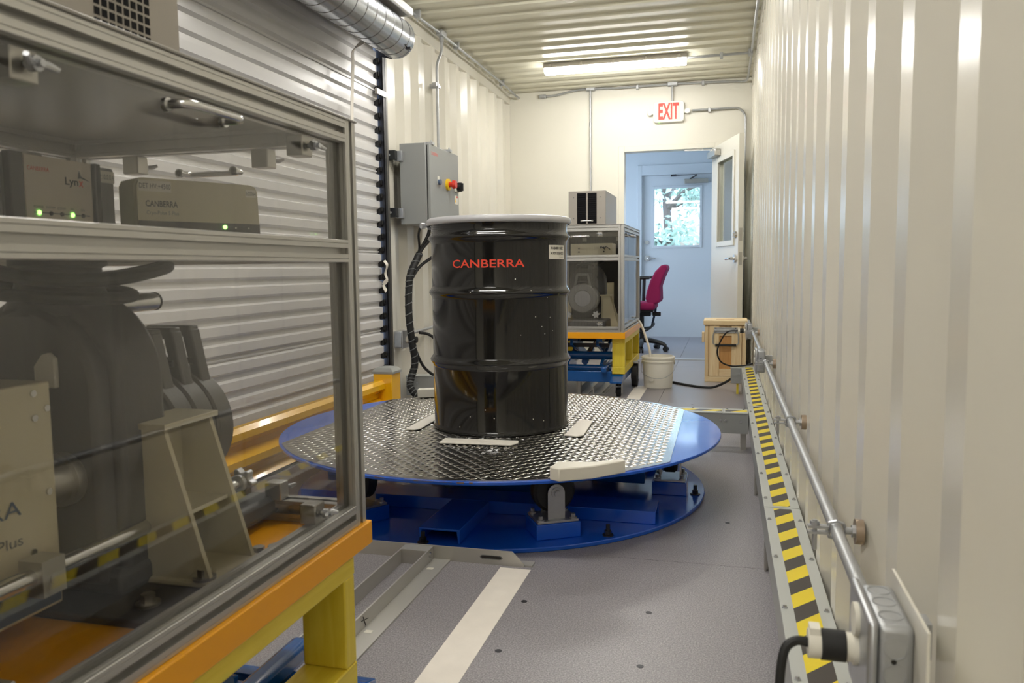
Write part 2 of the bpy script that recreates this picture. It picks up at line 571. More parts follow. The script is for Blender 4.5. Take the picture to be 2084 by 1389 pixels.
# floor panels, narrow joints between them
fl = struct(MB().box(XL - .05, XR + .05, YF - .1, YB + .1, -.06, -.006).build('floor', 'subfloor'))
def panel(x0, x1, y0, y1):
    MB().box(x0 + .0012, x1 - .0012, y0 + .0012, y1 - .0012, -.006, 0).build('floor_panel', 'floor', fl, smooth=0)
for a, b in ((-4, -2.4), (-2.4, .05), (.05, 2.47), (2.47, 4.9)): panel(XL - .04, XR + .04, a, b)
for a, b in ((4.9, 7.45), (7.45, 8.1)):
    panel(XL - .04, -.43, a, b); panel(-.43, XR + .04, a, b)
m0 = None
for x, y in ((-.528, 2.072), (-.186, 2.078), (-.519, 1.778), (-.179, 1.783), (.02, 2.9), (-.5, 5.4), (-.2, 5.4), (-.35, 6.3)):
    if m0 is None:
        m0 = MB().cyl((0, 0, -.003), (0, 0, .0006), .0085, n=14).build('floor_screw', 'track_dark', fl); m0.location = (x, y, 0)
    else: dup(m0, fl, Matrix.Translation((x, y, 0)))

# roll-up door on the left
rd = struct(thing('door_1', 'white ribbed roll-up door in the left wall', 'door', (0, 0, 0)))
del rd['category']
DY0, DY1, DX = .62, 4.632, -2.078
PIT = .0822
def curtain(z0, n, seam):
    pts = []
    for k in range(n):
        b = z0 + k * PIT
        if k == 0 and seam:
            pts += [(b, DX - .02), (b + .006, DX - .02), (b + .008, DX - .012), (b + .015, DX - .012), (b + .017, DX - .02), (b + .024, DX - .02), (b + .036, DX), (b + .074, DX + .001)]
        else:
            pts += [(b, DX - .02), (b + .024, DX - .02), (b + .036, DX), (b + .074, DX + .001)]
    pts.append((z0 + n * PIT, DX - .02))
    mb = MB()
    mb.add([(x, y, z) for z, x in pts for y in (DY0, DY1)], [(2 * i, 2 * i + 1, 2 * i + 3, 2 * i + 2) for i in range(len(pts) - 1)])
    # back skin
    mb.box(DX - .026, DX - .0205, DY0, DY1, z0, z0 + n * PIT - .0005)
    return mb
z = .12
for n in (5, 6, 6, 6, 5):
    curtain(z, n, True).build('curtain_sheet', 'roll_white', rd, smooth=0)
    z += n * PIT
MB().box(DX - .03, DX + .012, DY0, DY1 + .02, .0, .12).build('bottom_bar', 'alu_flat', rd, bevel=.003)
MB().cyl((-2.0, DY0, 2.40), (-2.0, DY1 - .02, 2.40), .125, n=40).build('curtain_coil', 'roll_white', rd)
MB().box(-2.115, -2.052, 4.66, 4.667, 0, 2.24).box(-2.115, -2.109, 4.648, 4.70, 0, 2.24).box(-2.058, -2.052, 4.66, 4.70, 0, 2.24).build('guide_track', 'track_dark', rd, bevel=.001)
MB().box(-2.125, -2.05, 4.70, 4.725, 0, 2.24).build('guide_angle', 'track_mid', rd, bevel=.002)
MB().box(-2.15, -2.05, .55, .62, 0, 2.3).build('guide_track', 'track_dark', rd)
e0 = None
for k in range(0, 27):
    zz = .14 + k * PIT
    if zz > 2.2: break
    if e0 is None:
        e0 = MB().box(-.016, .006, -.006, .026, -.021, .018).box(-.004, .016, .006, .020, -.006, .022).build('end_lock', 'black', rd, bevel=.002)
    M = Matrix.Translation((DX - .004, DY1, zz))
    if k == 0: e0.location = (DX - .004, DY1, zz)
    else: dup(e0, rd, M)
mb = MB().prism([(-2.125, 2.245), (-1.985, 2.205), (-1.955, 2.235), (-1.90, 2.42), (-1.95, 2.5), (-2.125, 2.5)], 0, .006, XZ((0, 4.662, 0)))
pl = mb.build('coil_bracket', 'track_dark', rd)
MB().cyl((-2.045, 4.656, 2.258), (-2.045, 4.648, 2.258), .012, n=16).build('bolt', 'label_white', pl)
MB().box(-2.06, -2.045, 4.56, 4.70, 1.985, 2.02).build('stop_clip', 'alu_flat', rd, bevel=.002)
# hanging pull strap
ST = smooth_path([(-1.90, 4.10, 2.16), (-1.99, 4.14, 2.13), (-2.0, 4.15, 2.05), (-2.01, 4.14, 1.8), (-2.02, 4.14, 1.4)], 6)
mb = MB()
for i in range(len(ST) - 1): mb.bar(ST[i], ST[i + 1] + (ST[i + 1] - ST[i]) * .05, .032, .003, up=(1, 0, 0))
mb.build('pull_strap', 'foam_white', rd, smooth=40)
mb = MB()
ST = smooth_path([(-2.045, 4.60, .98), (-2.03, 4.61, .95), (-2.05, 4.625, .90), (-2.04, 4.625, .86), (-2.055, 4.60, .83), (-2.045, 4.62, .79)], 4)
for i in range(len(ST) - 1): mb.bar(ST[i], ST[i + 1] + (ST[i + 1] - ST[i]) * .05, .03, .003, up=(1, 0, 0))
mb.build('loose_strap', 'foam_white', rd, smooth=40)

# open door leaf (hinged on the right side of the opening)
d2 = struct(thing('door_2', 'cream half-glazed door standing open against the right wall', 'door', (-.13, 7.985, 0), math.atan2(-.852, .236)))
del d2['category']
LW, GT, GB, G0, G1 = .884, 1.885, 1.135, .225, .735
mb = MB().box(0, G0, 0, .045, .008, 2.04).box(G1, LW, 0, .045, .008, 2.04).box(G0, G1, 0, .045, .008, GB).box(G0, G1, 0, .045, GT, 2.04)
mb.build('leaf', 'door_paint', d2, smooth=0)
mb = MB()
for y0, y1 in ((-.012, .0), (.045, .057)):
    mb.box(G0 - .035, G0 + .012, y0, y1, GB - .035, GT + .035).box(G1 - .012, G1 + .035, y0, y1, GB - .035, GT + .035)
    mb.box(G0 + .012, G1 - .012, y0, y1, GB - .035, GB + .012).box(G0 + .012, G1 - .012, y0, y1, GT - .012, GT + .035)
mb.build('glazing_bead', 'door_paint', d2, bevel=.003)
MB().box(G0, G1, .019, .025, GB, GT).build('pane', 'clear', d2, smooth=0)
def lever(parent, x, z, side, y):
    h = MB().cyl((x, y, z), (x, y + side * .018, z), .034, n=24).cyl((x, y + side * .018, z), (x, y + side * .05, z), .014, n=14)
    h.tube(round_path([(x, y + side * .045, z), (x - .02, y + side * .052, z), (x - .12, y + side * .052, z - .003)], .02), .011, n=10)
    h.build('lever_handle', 'steel', parent)
lever(d2, LW - .065, .985, -1, 0); lever(d2, LW - .065, .985, 1, .045)
MB().cyl((LW - .065, 0, 1.19), (LW - .065, -.016, 1.19), .031, .027, n=24).box(LW - .069, LW - .061, -.03, -.012, 1.172, 1.208).build('thumb_turn', 'steel', d2)
MB().cyl((LW - .065, .045, 1.19), (LW - .065, .06, 1.19), .029, n=20).build('lock_cylinder', 'steel', d2)
for zz in (.985, 1.19): MB().box(LW, LW + .002, .010, .036, zz - .055, zz + .055).cyl((LW + .002, .023, zz), (LW + .006, .023, zz), .012, n=10).build('latch_plate', 'alu_flat', d2)
MB().box(.03, .31, -.058, 0, 1.935, 1.995).build('closer_body', 'alu_flat', d2, bevel=.006)
mb = MB().cyl((.1, -.03, 1.995), (.1, -.03, 2.015), .018, n=14)
mb.bar((.1, -.03, 2.012), (-.02, -.26, 2.025), .022, .008).bar((-.02, -.26, 2.03), (-.02, -.09, 2.04), .02, .008)
mb.build('closer_arm', 'alu', d2)

# ------------------------------------------------------------------ the room beyond and outdoors
FY = 10.62
struct(MB().box(XL - .05, XL, 8.1, 8.55, 0, 2.5).box(XL - .05, XL, 10.35, FY, 0, 2.5).box(XL - .05, XL, 8.55, 10.35, 0, .85).box(XL - .05, XL, 8.55, 10.35, 2.15, 2.5).build('wall_far_left', 'far_wall', smooth=0))
struct(MB().box(XR, XR + .05, 8.1, FY, 0, 2.5).build('wall_far_right', 'far_wall', smooth=0))
struct(MB().box(XL - .05, XR + .05, 8.1, FY + .1, 2.42, 2.47).build('ceiling_far', 'far_wall', smooth=0))
DX0, DX1, DZ = -1.058, -.135, 2.105
struct(MB().box(XL, DX0, FY, FY + .1, 0, 2.45).box(DX1, XR, FY, FY + .1, 0, 2.45).box(DX0, DX1, FY, FY + .1, DZ, 2.45).build('wall_far', 'far_wall', smooth=0))
struct(MB().box(DX0 - .06, DX0, FY - .02, FY, 0, DZ + .13).box(DX1, DX1 + .06, FY - .02, FY, 0, DZ + .13).box(DX0, DX1, FY - .02, FY, DZ, DZ + .13).build('trim_6', 'far_wall', bevel=.004))
ff = struct(MB().box(XL, XR, 8.1, FY + .1, -.06, -.006).build('floor_far', 'subfloor'))
for x0, x1 in ((XL, -.43), (-.43, XR)):
    MB().box(x0 + .0012, x1 - .0012, 8.1, FY + .08, -.006, 0).build('floor_panel', 'floor', ff, smooth=0)
wn = struct(MB().box(XL - .035, XL - .029, 8.55, 10.35, .85, 2.15).build('added_window_1', 'clear', smooth=0))  # out-of-view window, added to let sky light into the far room
mb = MB()
for y0, y1, z0, z1 in ((8.55, 8.6, .85, 2.15), (10.3, 10.35, .85, 2.15), (8.6, 10.3, .85, .9), (8.6, 10.3, 2.1, 2.15), (9.43, 9.47, .9, 2.1)): mb.box(XL - .06, XL - .02 , y0, y1, z0, z1)
mb.build('added_window_frame', 'alu_flat', wn)  # frame of the added window
d3 = struct(thing('door_3', 'pale outer door with a square wired-glass window in the room beyond', 'door', (DX0, FY + .03, 0)))
del d3['category']
wx0, wx1, wz0, wz1 = .150, .747, 1.184, 1.943
DW = DX1 - DX0
MB().box(.004, wx0, 0, .045, .004, DZ - .004).box(wx1, DW - .004, 0, .045, .004, DZ - .004).box(wx0, wx1, 0, .045, .004, wz0).box(wx0, wx1, 0, .045, wz1, DZ - .004).build('leaf', 'far_wall', d3, smooth=0)
mb = MB().box(wx0 - .02, wx0 + .012, -.012, 0, wz0 - .02, wz1 + .02).box(wx1 - .012, wx1 + .02, -.012, 0, wz0 - .02, wz1 + .02).box(wx0 + .012, wx1 - .012, -.012, 0, wz0 - .02, wz0 + .012).box(wx0 + .012, wx1 - .012, -.012, 0, wz1 - .012, wz1 + .02)
mb.build('glazing_bead', 'far_wall', d3, bevel=.003)
MB().box(wx0, wx1, .02, .026, wz0, wz1).build('pane', 'wired', d3, smooth=0)
h = MB().cyl((.068, 0, 1.035), (.068, -.018, 1.035), .036, n=24).tube(round_path([(.068, -.01, 1.035), (.068, -.055, 1.035), (.18, -.055, 1.032)], .02), .012, n=10)
h.build('lever_handle', 'steel', d3)
MB().cyl((.064, 0, 1.242), (.064, -.016, 1.242), .03, .026, n=24).build('thumb_turn', 'steel', d3)
MB().box(.54, .84, -.055, 0, 1.985, 2.04).build('closer_body', 'alu_flat', d3, bevel=.005)
MB().bar((.62, -.03, 2.045), (.70, -.2, 2.07), .02, .008).bar((.70, -.2, 2.075), (.40, -.045, 2.09), .02, .008).box(.37, .44, -.052, -.02, 2.08, 2.105).build('closer_arm', 'track_dark', d3)
struct(MB().box(-12, 12, FY + .12, 30, -.4, -.3).build('ground_outside', 'grass', smooth=0))
# tree and board fence seen through the outer door's window
def tree(name, label, x, y, h, cr, seed, n):
    rnd = random.Random(seed)
    t = thing(name, label, 'tree', (x, y, -.3), 0, None)
    mb = MB().tube([(0, 0, 0), (.06, 0, h * .3), (-.04, .02, h * .6), (0, 0, h * .9)], [.13, .1, .06, .02], n=8)
    for k in range(9):
        a = rnd.random() * 6.28; z0 = h * (.3 + .5 * rnd.random())
        mb.tube([(0, 0, z0), (math.cos(a) * cr * .5, math.sin(a) * cr * .5, z0 + .25), (math.cos(a) * cr * .95, math.sin(a) * cr * .95, z0 + .3)], [.045, .03, .01], n=5)
    mb.build('trunk', 'bark', t)
    mb = MB()
    cl = [(rnd.gauss(0, cr * .5), rnd.gauss(0, cr * .5), h * (.34 + .62 * rnd.random())) for _ in range(34)]
    for i in range(n):
        c = rnd.choice(cl)
        p = Vector((c[0] + rnd.gauss(0, .22), c[1] + rnd.gauss(0, .22), c[2] + rnd.gauss(0, .16)))
        a = Vector((rnd.gauss(0, 1), rnd.gauss(0, 1), rnd.gauss(0, 1))).normalized() * .07
        b = a.orthogonal().normalized() * .035
        mb.add([p - a, p + b, p + a, p - b], [(0, 1, 2, 3)])
    o = mb.build('foliage', 'foliage', t, smooth=0)
    o['kind'] = 'stuff'
    return t
tree('garden_tree', 'leafy green tree seen through the window of the outer door', -1.0, 14.6, 4.2, 1.25, 3, 3800)
fe = thing('board_fence', 'pale vertical board fence behind the tree outside', 'fence', (-2.4, 16.4, -.3))
f0 = None
for k in range(26):
    if f0 is None: f0 = MB().box(0, .135, 0, .02, 0, 1.75).build('board', 'fence_wood', fe)
    else: dup(f0, fe, Matrix.Translation((k * .15, 0, 0)))
for zz in (.4, 1.4): MB().box(0, 3.9, .02, .06, zz, zz + .08).build('rail', 'fence_wood', fe)

# ------------------------------------------------------------------ turntable and drum
tt = thing('turntable', 'blue round turntable topped with shiny diamond tread plate', 'turntable', (-.919, 3.233, 0))
MB().lathe([(0, 0), (.848, 0), (.851, .003), (.851, .012), (.848, .015), (0, .015)], 96, cap=False).build('base_disc', 'blue_paint', tt)
def chan(mb, p0, p1, wd, z0, z1, t=.007):
    p0, p1 = Vector(p0), Vector(p1)
    d = (p1 - p0).normalized(); n = Vector((-d.y, d.x, 0)) * 1
    h = wd / 2
    poly = [(-h, z0), (-h, z1), (h, z1), (h, z0), (h - t, z0), (h - t - .004, z1 - t), (-h + t + .004, z1 - t), (-h + t, z0)]
    mb.prism(poly, 0, (p1 - p0).length, AX((p0.x, p0.y, 0), n, (0, 0, 1), d))
    return mb
chan(MB(), (.009, -.80, 0), (.009, -.46, 0), .145, .015, .061).build('channel', 'blue_paint', tt, bevel=.002)
chan(MB(), (-.70, -.385, 0), (.693, -.385, 0), .145, .015, .061).build('channel', 'blue_paint', tt, bevel=.002)
chan(MB(), (-.70, .385, 0), (.693, .385, 0), .145, .015, .061).build('channel', 'blue_paint', tt, bevel=.002)
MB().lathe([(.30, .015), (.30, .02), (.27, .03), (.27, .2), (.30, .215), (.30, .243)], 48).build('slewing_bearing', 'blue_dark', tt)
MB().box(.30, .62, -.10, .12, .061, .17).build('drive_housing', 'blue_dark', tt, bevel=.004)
MB().lathe([(0, .243), (.911, .243), (.913, .245), (.913, .252), (.911, .254), (0, .254)], 128, cap=False).build('top_disc', 'blue_paint', tt)
# tread plate: strip of the disc between two chords
A0, A1, RP = -.736, .745, .903
poly = []
n = 48
for s, e in ((-math.acos(A1 / RP), -math.acos(A0 / RP)), (math.acos(A0 / RP), math.acos(A1 / RP))):
    poly += [(RP * math.cos(s + (e - s) * i / n), RP * math.sin(s + (e - s) * i / n)) for i in range(n + 1)]
pl = MB().prism(poly, .254, .257).build('tread_plate', 'tread', tt)
mb = MB()
a = .0262
cz = .257
for i in range(-36, 37):
    for j in range(-36, 37):
        x, y = i * a, j * a
        if x < A0 + .014 or x > A1 - .014 or x * x + y * y > (RP - .016) ** 2: continue
        if x * x + y * y < .26 ** 2 and False: continue
        th = R(45) if (i + j) % 2 else R(-45)
        th += R(8)
        c, s = math.cos(th), math.sin(th)
        L, Wd, hh = .0178, .0046, .0026
        loc = [(-L, 0, 0), (-L * .5, -Wd, 0), (L * .5, -Wd, 0), (L, 0, 0), (L * .5, Wd, 0), (-L * .5, Wd, 0), (-L * .55, 0, hh), (L * .55, 0, hh)]
        mb.add([(x + c * u - s * v, y + s * u + c * v, cz + w) for u, v, w in loc],
               [(0, 1, 6), (1, 2, 7, 6), (2, 3, 7), (3, 4, 7), (4, 5, 6, 7), (5, 0, 6)])
o = mb.build('tread_bars', 'tread', tt, smooth=60)
o['kind'] = 'stuff'
for a0, a1, z0 in ((-94, -84, .2515), (-83, -81.5, .249), (-101, -98.5, .2505), (-80.5, -79.8, .2485)):
    mb = MB()
    q = [R(a0 + (a1 - a0) * i / 10) for i in range(11)]
    for i in range(10):
        zz = z0 + .0006 * math.sin(i * 2.3)
        mb.add([(.9134 * math.cos(q[i]), .9134 * math.sin(q[i]), zz), (.9134 * math.cos(q[i + 1]), .9134 * math.sin(q[i + 1]), zz), (.9134 * math.cos(q[i + 1]), .9134 * math.sin(q[i + 1]), .2535), (.9134 * math.cos(q[i]), .9134 * math.sin(q[i]), .2535)], [(0, 1, 2, 3)])
    mb.build('paint_chip', 'rust', tt)
# casters under the rim, axle pointing outward
def rot(a): return Matrix.Rotation(a, 4, 'Z')
proto = None
for k in range(6):
    an = R(-60 + 60 * k)
    Mx = rot(an) @ Matrix.Translation((.715, 0, 0))
    if proto is None:
        ped = MB().box(-.068, .068, -.078, .078, .015, .068).build('caster_pedestal', 'blue_paint', tt, bevel=.003)
        subs = [MB().box(-.062, .062, -.072, .072, .068, .076).build('caster_plate', 'zinc', ped, bevel=.001)]
        for s in (-1, 1):
            q = [(-.030, .074), (.030, .074), (.030, .165)] + [(.030 * math.cos(R(t)), .165 + .030 * math.sin(R(t))) for t in range(20, 180, 20)] + [(-.030, .165)]
            subs.append(MB().prism(q, s * .040 - .0025, s * .040 + .0025, YZ()).build('fork_plate', 'zinc', ped))
        subs.append(MB().lathe([(.02, -.028), (.064, -.028), (.074, -.018), (.074, .018), (.064, .028), (.02, .028)], 32, AX((0, 0, .166), (0, 1, 0), (0, 0, 1), (1, 0, 0))).build('wheel', 'black_rubber', ped))
        for s in (-1, 1): subs.append(hex_bolt(MB(), (s * .0425, 0, .166), .011, .016, (s, 0, 0)).build('axle_bolt', 'zinc', ped))
        for bx in (-.048, .048):
            for by in (-.058, .058):
                subs.append(hex_bolt(MB(), (bx, by, .076), .0075, .016).build('bolt', 'zinc', ped))
        proto = (ped, subs)
        ped.matrix_local = Mx
    else:
        c = dup(proto[0], tt, Mx)
        for sb in proto[1]: dup(sb, c, Matrix())
b0 = None
for k in range(8):
    M = rot(R(-93 + 45 * k)) @ Matrix.Translation((.816, 0, .015))
    if b0 is None:
        b0 = MB().cyl((0, 0, 0), (0, 0, .004), .019, n=18).cyl((0, 0, .004), (0, 0, .018), .012, n=6).cyl((0, 0, .018), (0, 0, .038), .007, n=10).build('anchor_bolt', 'track_dark', tt); b0.matrix_local = M
    else: dup(b0, tt, M)

dr = thing('steel_drum', 'glossy black steel drum with grey lid and red lettering', 'drum', (-.924, 3.266, .2597))
RB = .2865
prof = [(RB - .012, .0), (RB + .004, 0), (RB + .006, .006), (RB + .003, .012), (RB, .018)]
def hoop(zc, h=.0175, d=.0125):
    return [(RB, zc - h * 1.5), (RB + d * .12, zc - h * 1.1), (RB + d * .55, zc - h * .6), (RB + d * .92, zc - h * .22), (RB + d, zc), (RB + d * .92, zc + h * .22), (RB + d * .55, zc + h * .6), (RB + d * .12, zc + h * 1.1), (RB, zc + h * 1.5)]
for zc in (.283, .566, .79): prof += hoop(zc)
prof += [(RB, .83), (RB + .003, .845), (RB + .006, .85)]
body = MB().lathe(prof, 128, cap=False).build('body', 'drum_black', dr, smooth=60)
MB().lathe([(0, .846), (.26, .846), (.27, .858), (.288, .86), (.3, .862)], 96, cap=False).build('lid', 'drum_lid', dr, smooth=60)
q = []
for t in range(-100, 281, 20):
    q.append((.2925 + .0125 * math.cos(R(t)), .856 + .0145 * math.sin(R(t))))
MB().lathe(q, 96, cap=False).build('clamp_ring', 'drum_lid', dr, smooth=60)
rg = MB()
for s in (0, 1):
    a = R(172 + s * 9)
    rg.cyl((.309 * math.cos(a), .309 * math.sin(a), .832), (.309 * math.cos(a), .309 * math.sin(a), .868), .013, n=14)
rg.build('ring_lug', 'drum_lid', dr)
a = R(188)
MB().tube([(.312 * math.cos(R(168)), .312 * math.sin(R(168)), .846), (.315 * math.cos(a), .315 * math.sin(a), .846)], .006, n=8).cyl((.318 * math.cos(R(190)), .318 * math.sin(R(190)), .846), (.33 * math.cos(R(190)), .33 * math.sin(R(190)) - .012, .846), .013, n=6).build('ring_bolt', 'zinc', dr)
MB().cyl((RB * math.cos(R(-31)), RB * math.sin(R(-31)), .02), (RB * math.cos(R(-31)), RB * math.sin(R(-31)), .84), .0012, n=6).build('weld_seam', 'drum_black', dr)
lettering('lettering', 'CANBERRA', Matrix.Translation((0, 0, .682)), .032, 'red_print', dr, width=.302, bold=.012, wrap=(RB + .0007, R(-84.3)))
mb = MB()
for i in range(8):
    a0, a1 = R(-31 + 23.5 * i / 8), R(-31 + 23.5 * (i + 1) / 8); r = RB + .0006
    mb.add([(r * math.cos(a0), r * math.sin(a0), .697), (r * math.cos(a1), r * math.sin(a1), .697), (r * math.cos(a1), r * math.sin(a1), .753), (r * math.cos(a0), r * math.sin(a0), .753)], [(0, 1, 2, 3)])
st = mb.build('sticker', 'label_white', dr)
for zz, tx in ((.741, 'X A20480115GDC'), (.720, 'X F071315012G')):
    lettering('lettering', tx, Matrix.Translation((0, 0, zz)), .011, 'print_dark', st, width=.096, bold=.03, wrap=(RB + .0011, R(-19.4)))
lettering('lettering', 'IN  OUT', Matrix.Translation((0, 0, .704)), .004, 'print_dark', st, width=.03, wrap=(RB + .0011, R(-13)))

rnd = random.Random(5)
for a, z in ((-100, .075), (-87, .105), (-80, .072), (-48, .062), (-38, .05), (-45, .47), (-30, .465), (-39, .43), (-62, .62), (-33, .545), (-110, .03), (-58, .40), (-36, .40), (-27, .41), (-97, .57), (-50, .575)):
    r = RB + .0007 + (.011 if abs(z - .566) < .02 else 0); s = .0012 + .0014 * rnd.random()
    a = R(a); n = Vector((math.cos(a), math.sin(a), 0))
    MB().cyl(n * r + Vector((0, 0, z)) - n * .0006, n * r + Vector((0, 0, z)) + n * .0002, s, n=6).build('paint_chip', 'label_white', body)
# loose pieces lying on the turntable
def slab(name, label, cat, pts, z0, z1, mt, grp=None, bevel=.002):
    cx = sum(p[0] for p in pts) / len(pts); cy = sum(p[1] for p in pts) / len(pts)
    o = MB().prism([(p[0] - cx, p[1] - cy) for p in pts], 0, z1 - z0).build(name, mt, bevel=bevel)
    o.location = (cx, cy, z0)
    return tag(o, label, cat, grp)
ZT = .2597
slab('foam_strip', 'flat white foam strip in front of the black drum', 'foam strip', [(-1.045, 2.815), (-.765, 2.828), (-.748, 2.872), (-.755, 2.905), (-1.05, 2.895)], ZT, ZT + .006, 'foam_white', 'foam strips around the drum')
slab('foam_strip', 'flat white foam strip right of the black drum', 'foam strip', [(-.606, 3.044), (-.548, 3.034), (-.53, 3.06), (-.541, 3.355), (-.60, 3.377)], ZT, ZT + .006, 'foam_white', 'foam strips around the drum')
slab('foam_strip', 'flat white foam strip left of the black drum', 'foam strip', [(-1.272, 3.03), (-1.228, 3.03), (-1.214, 3.06), (-1.222, 3.38), (-1.28, 3.378)], ZT, ZT + .006, 'foam_white', 'foam strips around the drum')
slab('plastic_chock', 'thick white bent plastic block on the front edge of the turntable', 'plastic block', [(-.523, 2.392), (-.49, 2.376), (-.395, 2.432), (-.302, 2.53), (-.316, 2.55), (-.395, 2.492), (-.512, 2.472)], ZT, ZT + .042, 'poly_white', None, .004)
slab('plastic_chock', 'small white plastic block at the back left of the turntable', 'plastic block', [(-1.53, 3.815), (-1.37, 3.885), (-1.385, 3.93), (-1.54, 3.86)], ZT, ZT + .045, 'poly_white', None, .004)

# ------------------------------------------------------------------ the two measuring carts
HW, CL = .315, 1.06          # half width, length; local y = 0 is the end facing the turntable, the cart runs to y = -CL
def cart(label, loc, rz, ztop, tables):
    t = thing('lift_cart', label, 'lift cart', loc, rz, 'blue scissor lift carts with yellow wooden sides')
    zt = ztop
    MB().box(-HW - .004, HW + .004, -CL - .01, .006, zt - .044, zt).build('deck_plate', 'orange', t, bevel=.002)
    zb, zu = zt - .30, zt - .044
    for s in (-1, 1):
        x0, x1 = (HW - .095, HW - .005) if s > 0 else (-HW + .005, -HW + .095)
        MB().box(x0, x1, -CL + .01, -.055, zu - .040, zu).build('top_board', 'yellow_wood_y', t, bevel=.003)
        MB().box(x0, x1, -CL + .01, -.055, zb, zb + .05).build('bottom_board', 'yellow_wood_y', t, bevel=.003)
        for y0 in (-.095, -.55, -CL + .01):
            MB().box(x0 + .001, x1 - .001, y0, y0 + .04, zb + .05, zu - .040).build('post', 'yellow_wood', t, bevel=.003)
    # blue base and scissor
    zf = zb - .004
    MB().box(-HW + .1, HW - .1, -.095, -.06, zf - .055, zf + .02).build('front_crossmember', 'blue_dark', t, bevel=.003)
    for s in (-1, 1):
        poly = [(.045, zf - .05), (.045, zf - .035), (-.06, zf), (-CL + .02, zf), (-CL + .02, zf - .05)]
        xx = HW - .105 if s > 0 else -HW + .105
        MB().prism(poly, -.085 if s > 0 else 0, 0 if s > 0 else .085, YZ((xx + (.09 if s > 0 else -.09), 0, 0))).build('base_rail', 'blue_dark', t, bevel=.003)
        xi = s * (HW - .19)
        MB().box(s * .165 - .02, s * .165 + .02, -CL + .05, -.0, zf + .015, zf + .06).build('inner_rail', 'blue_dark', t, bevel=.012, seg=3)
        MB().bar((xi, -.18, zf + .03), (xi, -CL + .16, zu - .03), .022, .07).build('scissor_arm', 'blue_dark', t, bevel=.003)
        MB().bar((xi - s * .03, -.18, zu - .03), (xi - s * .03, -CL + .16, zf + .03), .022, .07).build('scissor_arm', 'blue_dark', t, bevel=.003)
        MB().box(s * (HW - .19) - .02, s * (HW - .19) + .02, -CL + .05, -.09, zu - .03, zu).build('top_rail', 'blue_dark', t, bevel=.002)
    for y, zz, r in ((-.18, zf + .03, .024), (-CL + .16, zf + .03, .024), (-.3, zf + .11, .03)):
        MB().cyl((-HW + .12, y, zz), (HW - .12, y, zz), r, n=18).build('cross_tube', 'blue_dark', t)
    MB().cyl((.02, -.32, zf + .06), (.02, -.62, zf + .12), .026, n=16).cyl((.02, -.62, zf + .12), (.02, -.78, zf + .155), .013, n=12).build('hydraulic_ram', 'blue_dark', t)
    for y in (-.30, -.75): MB().box(-HW + .15, HW - .15, y - .012, y + .012, zu - .09, zu - .06).build('brace_bar', 'track_dark', t)
    # casters
    for s in (-1, 1):
        x = s * (HW - .055)
        zw = zf - .05
        f = MB().cyl((x, -.105, zw - .012), (x, -.105, zw), .03, n=16)
        f.box(x - .024, x - .020, -.135, -.085, .022, zw - .012).box(x + .020, x + .024, -.135, -.085, .022, zw - .012)
        f = f.build('swivel_caster', 'zinc', t, bevel=.001)
        MB().cyl((x - .015, -.11, .0335), (x + .015, -.11, .0335), .033, n=20).build('wheel', 'black_rubber', f)
        MB().cyl((x, -.11, zw - .04), (x, -.11, zw - .014), .018, n=12).build('swivel_race', 'black', f)
        x = s * (HW + .005)
        f = MB().box(x - .030, x - .026, -.66, -.60, .06, zf + .03).box(x + .026, x + .030, -.66, -.60, .06, zf + .03).box(x - .03, x + .03, -.67, -.59, zf + .02, zf + .03)
        f = f.build('rear_caster', 'zinc', t, bevel=.001)
        MB().cyl((x - .02, -.63, .088), (x + .02, -.63, .088), .088, n=28).build('wheel', 'black_rubber', f)
    return t
NC = (-.965, 1.359); NZ = .446
FC = (-.985, 5.55); FZ = .467
cart('blue lift cart with orange deck in the left foreground', (*NC, 0), 0, NZ, 0)
fc = cart('blue lift cart with orange deck behind the black drum', (*FC, 0), PI, FZ, 0)
g = MB().box(.155, .225, .0062, .0067, FZ - .034, FZ - .010).build('maker_label', 'label_white', fc)
MB().box(.16, .22, .0067, .007, FZ - .018, FZ - .013).build('red_heading', 'red_print', g)

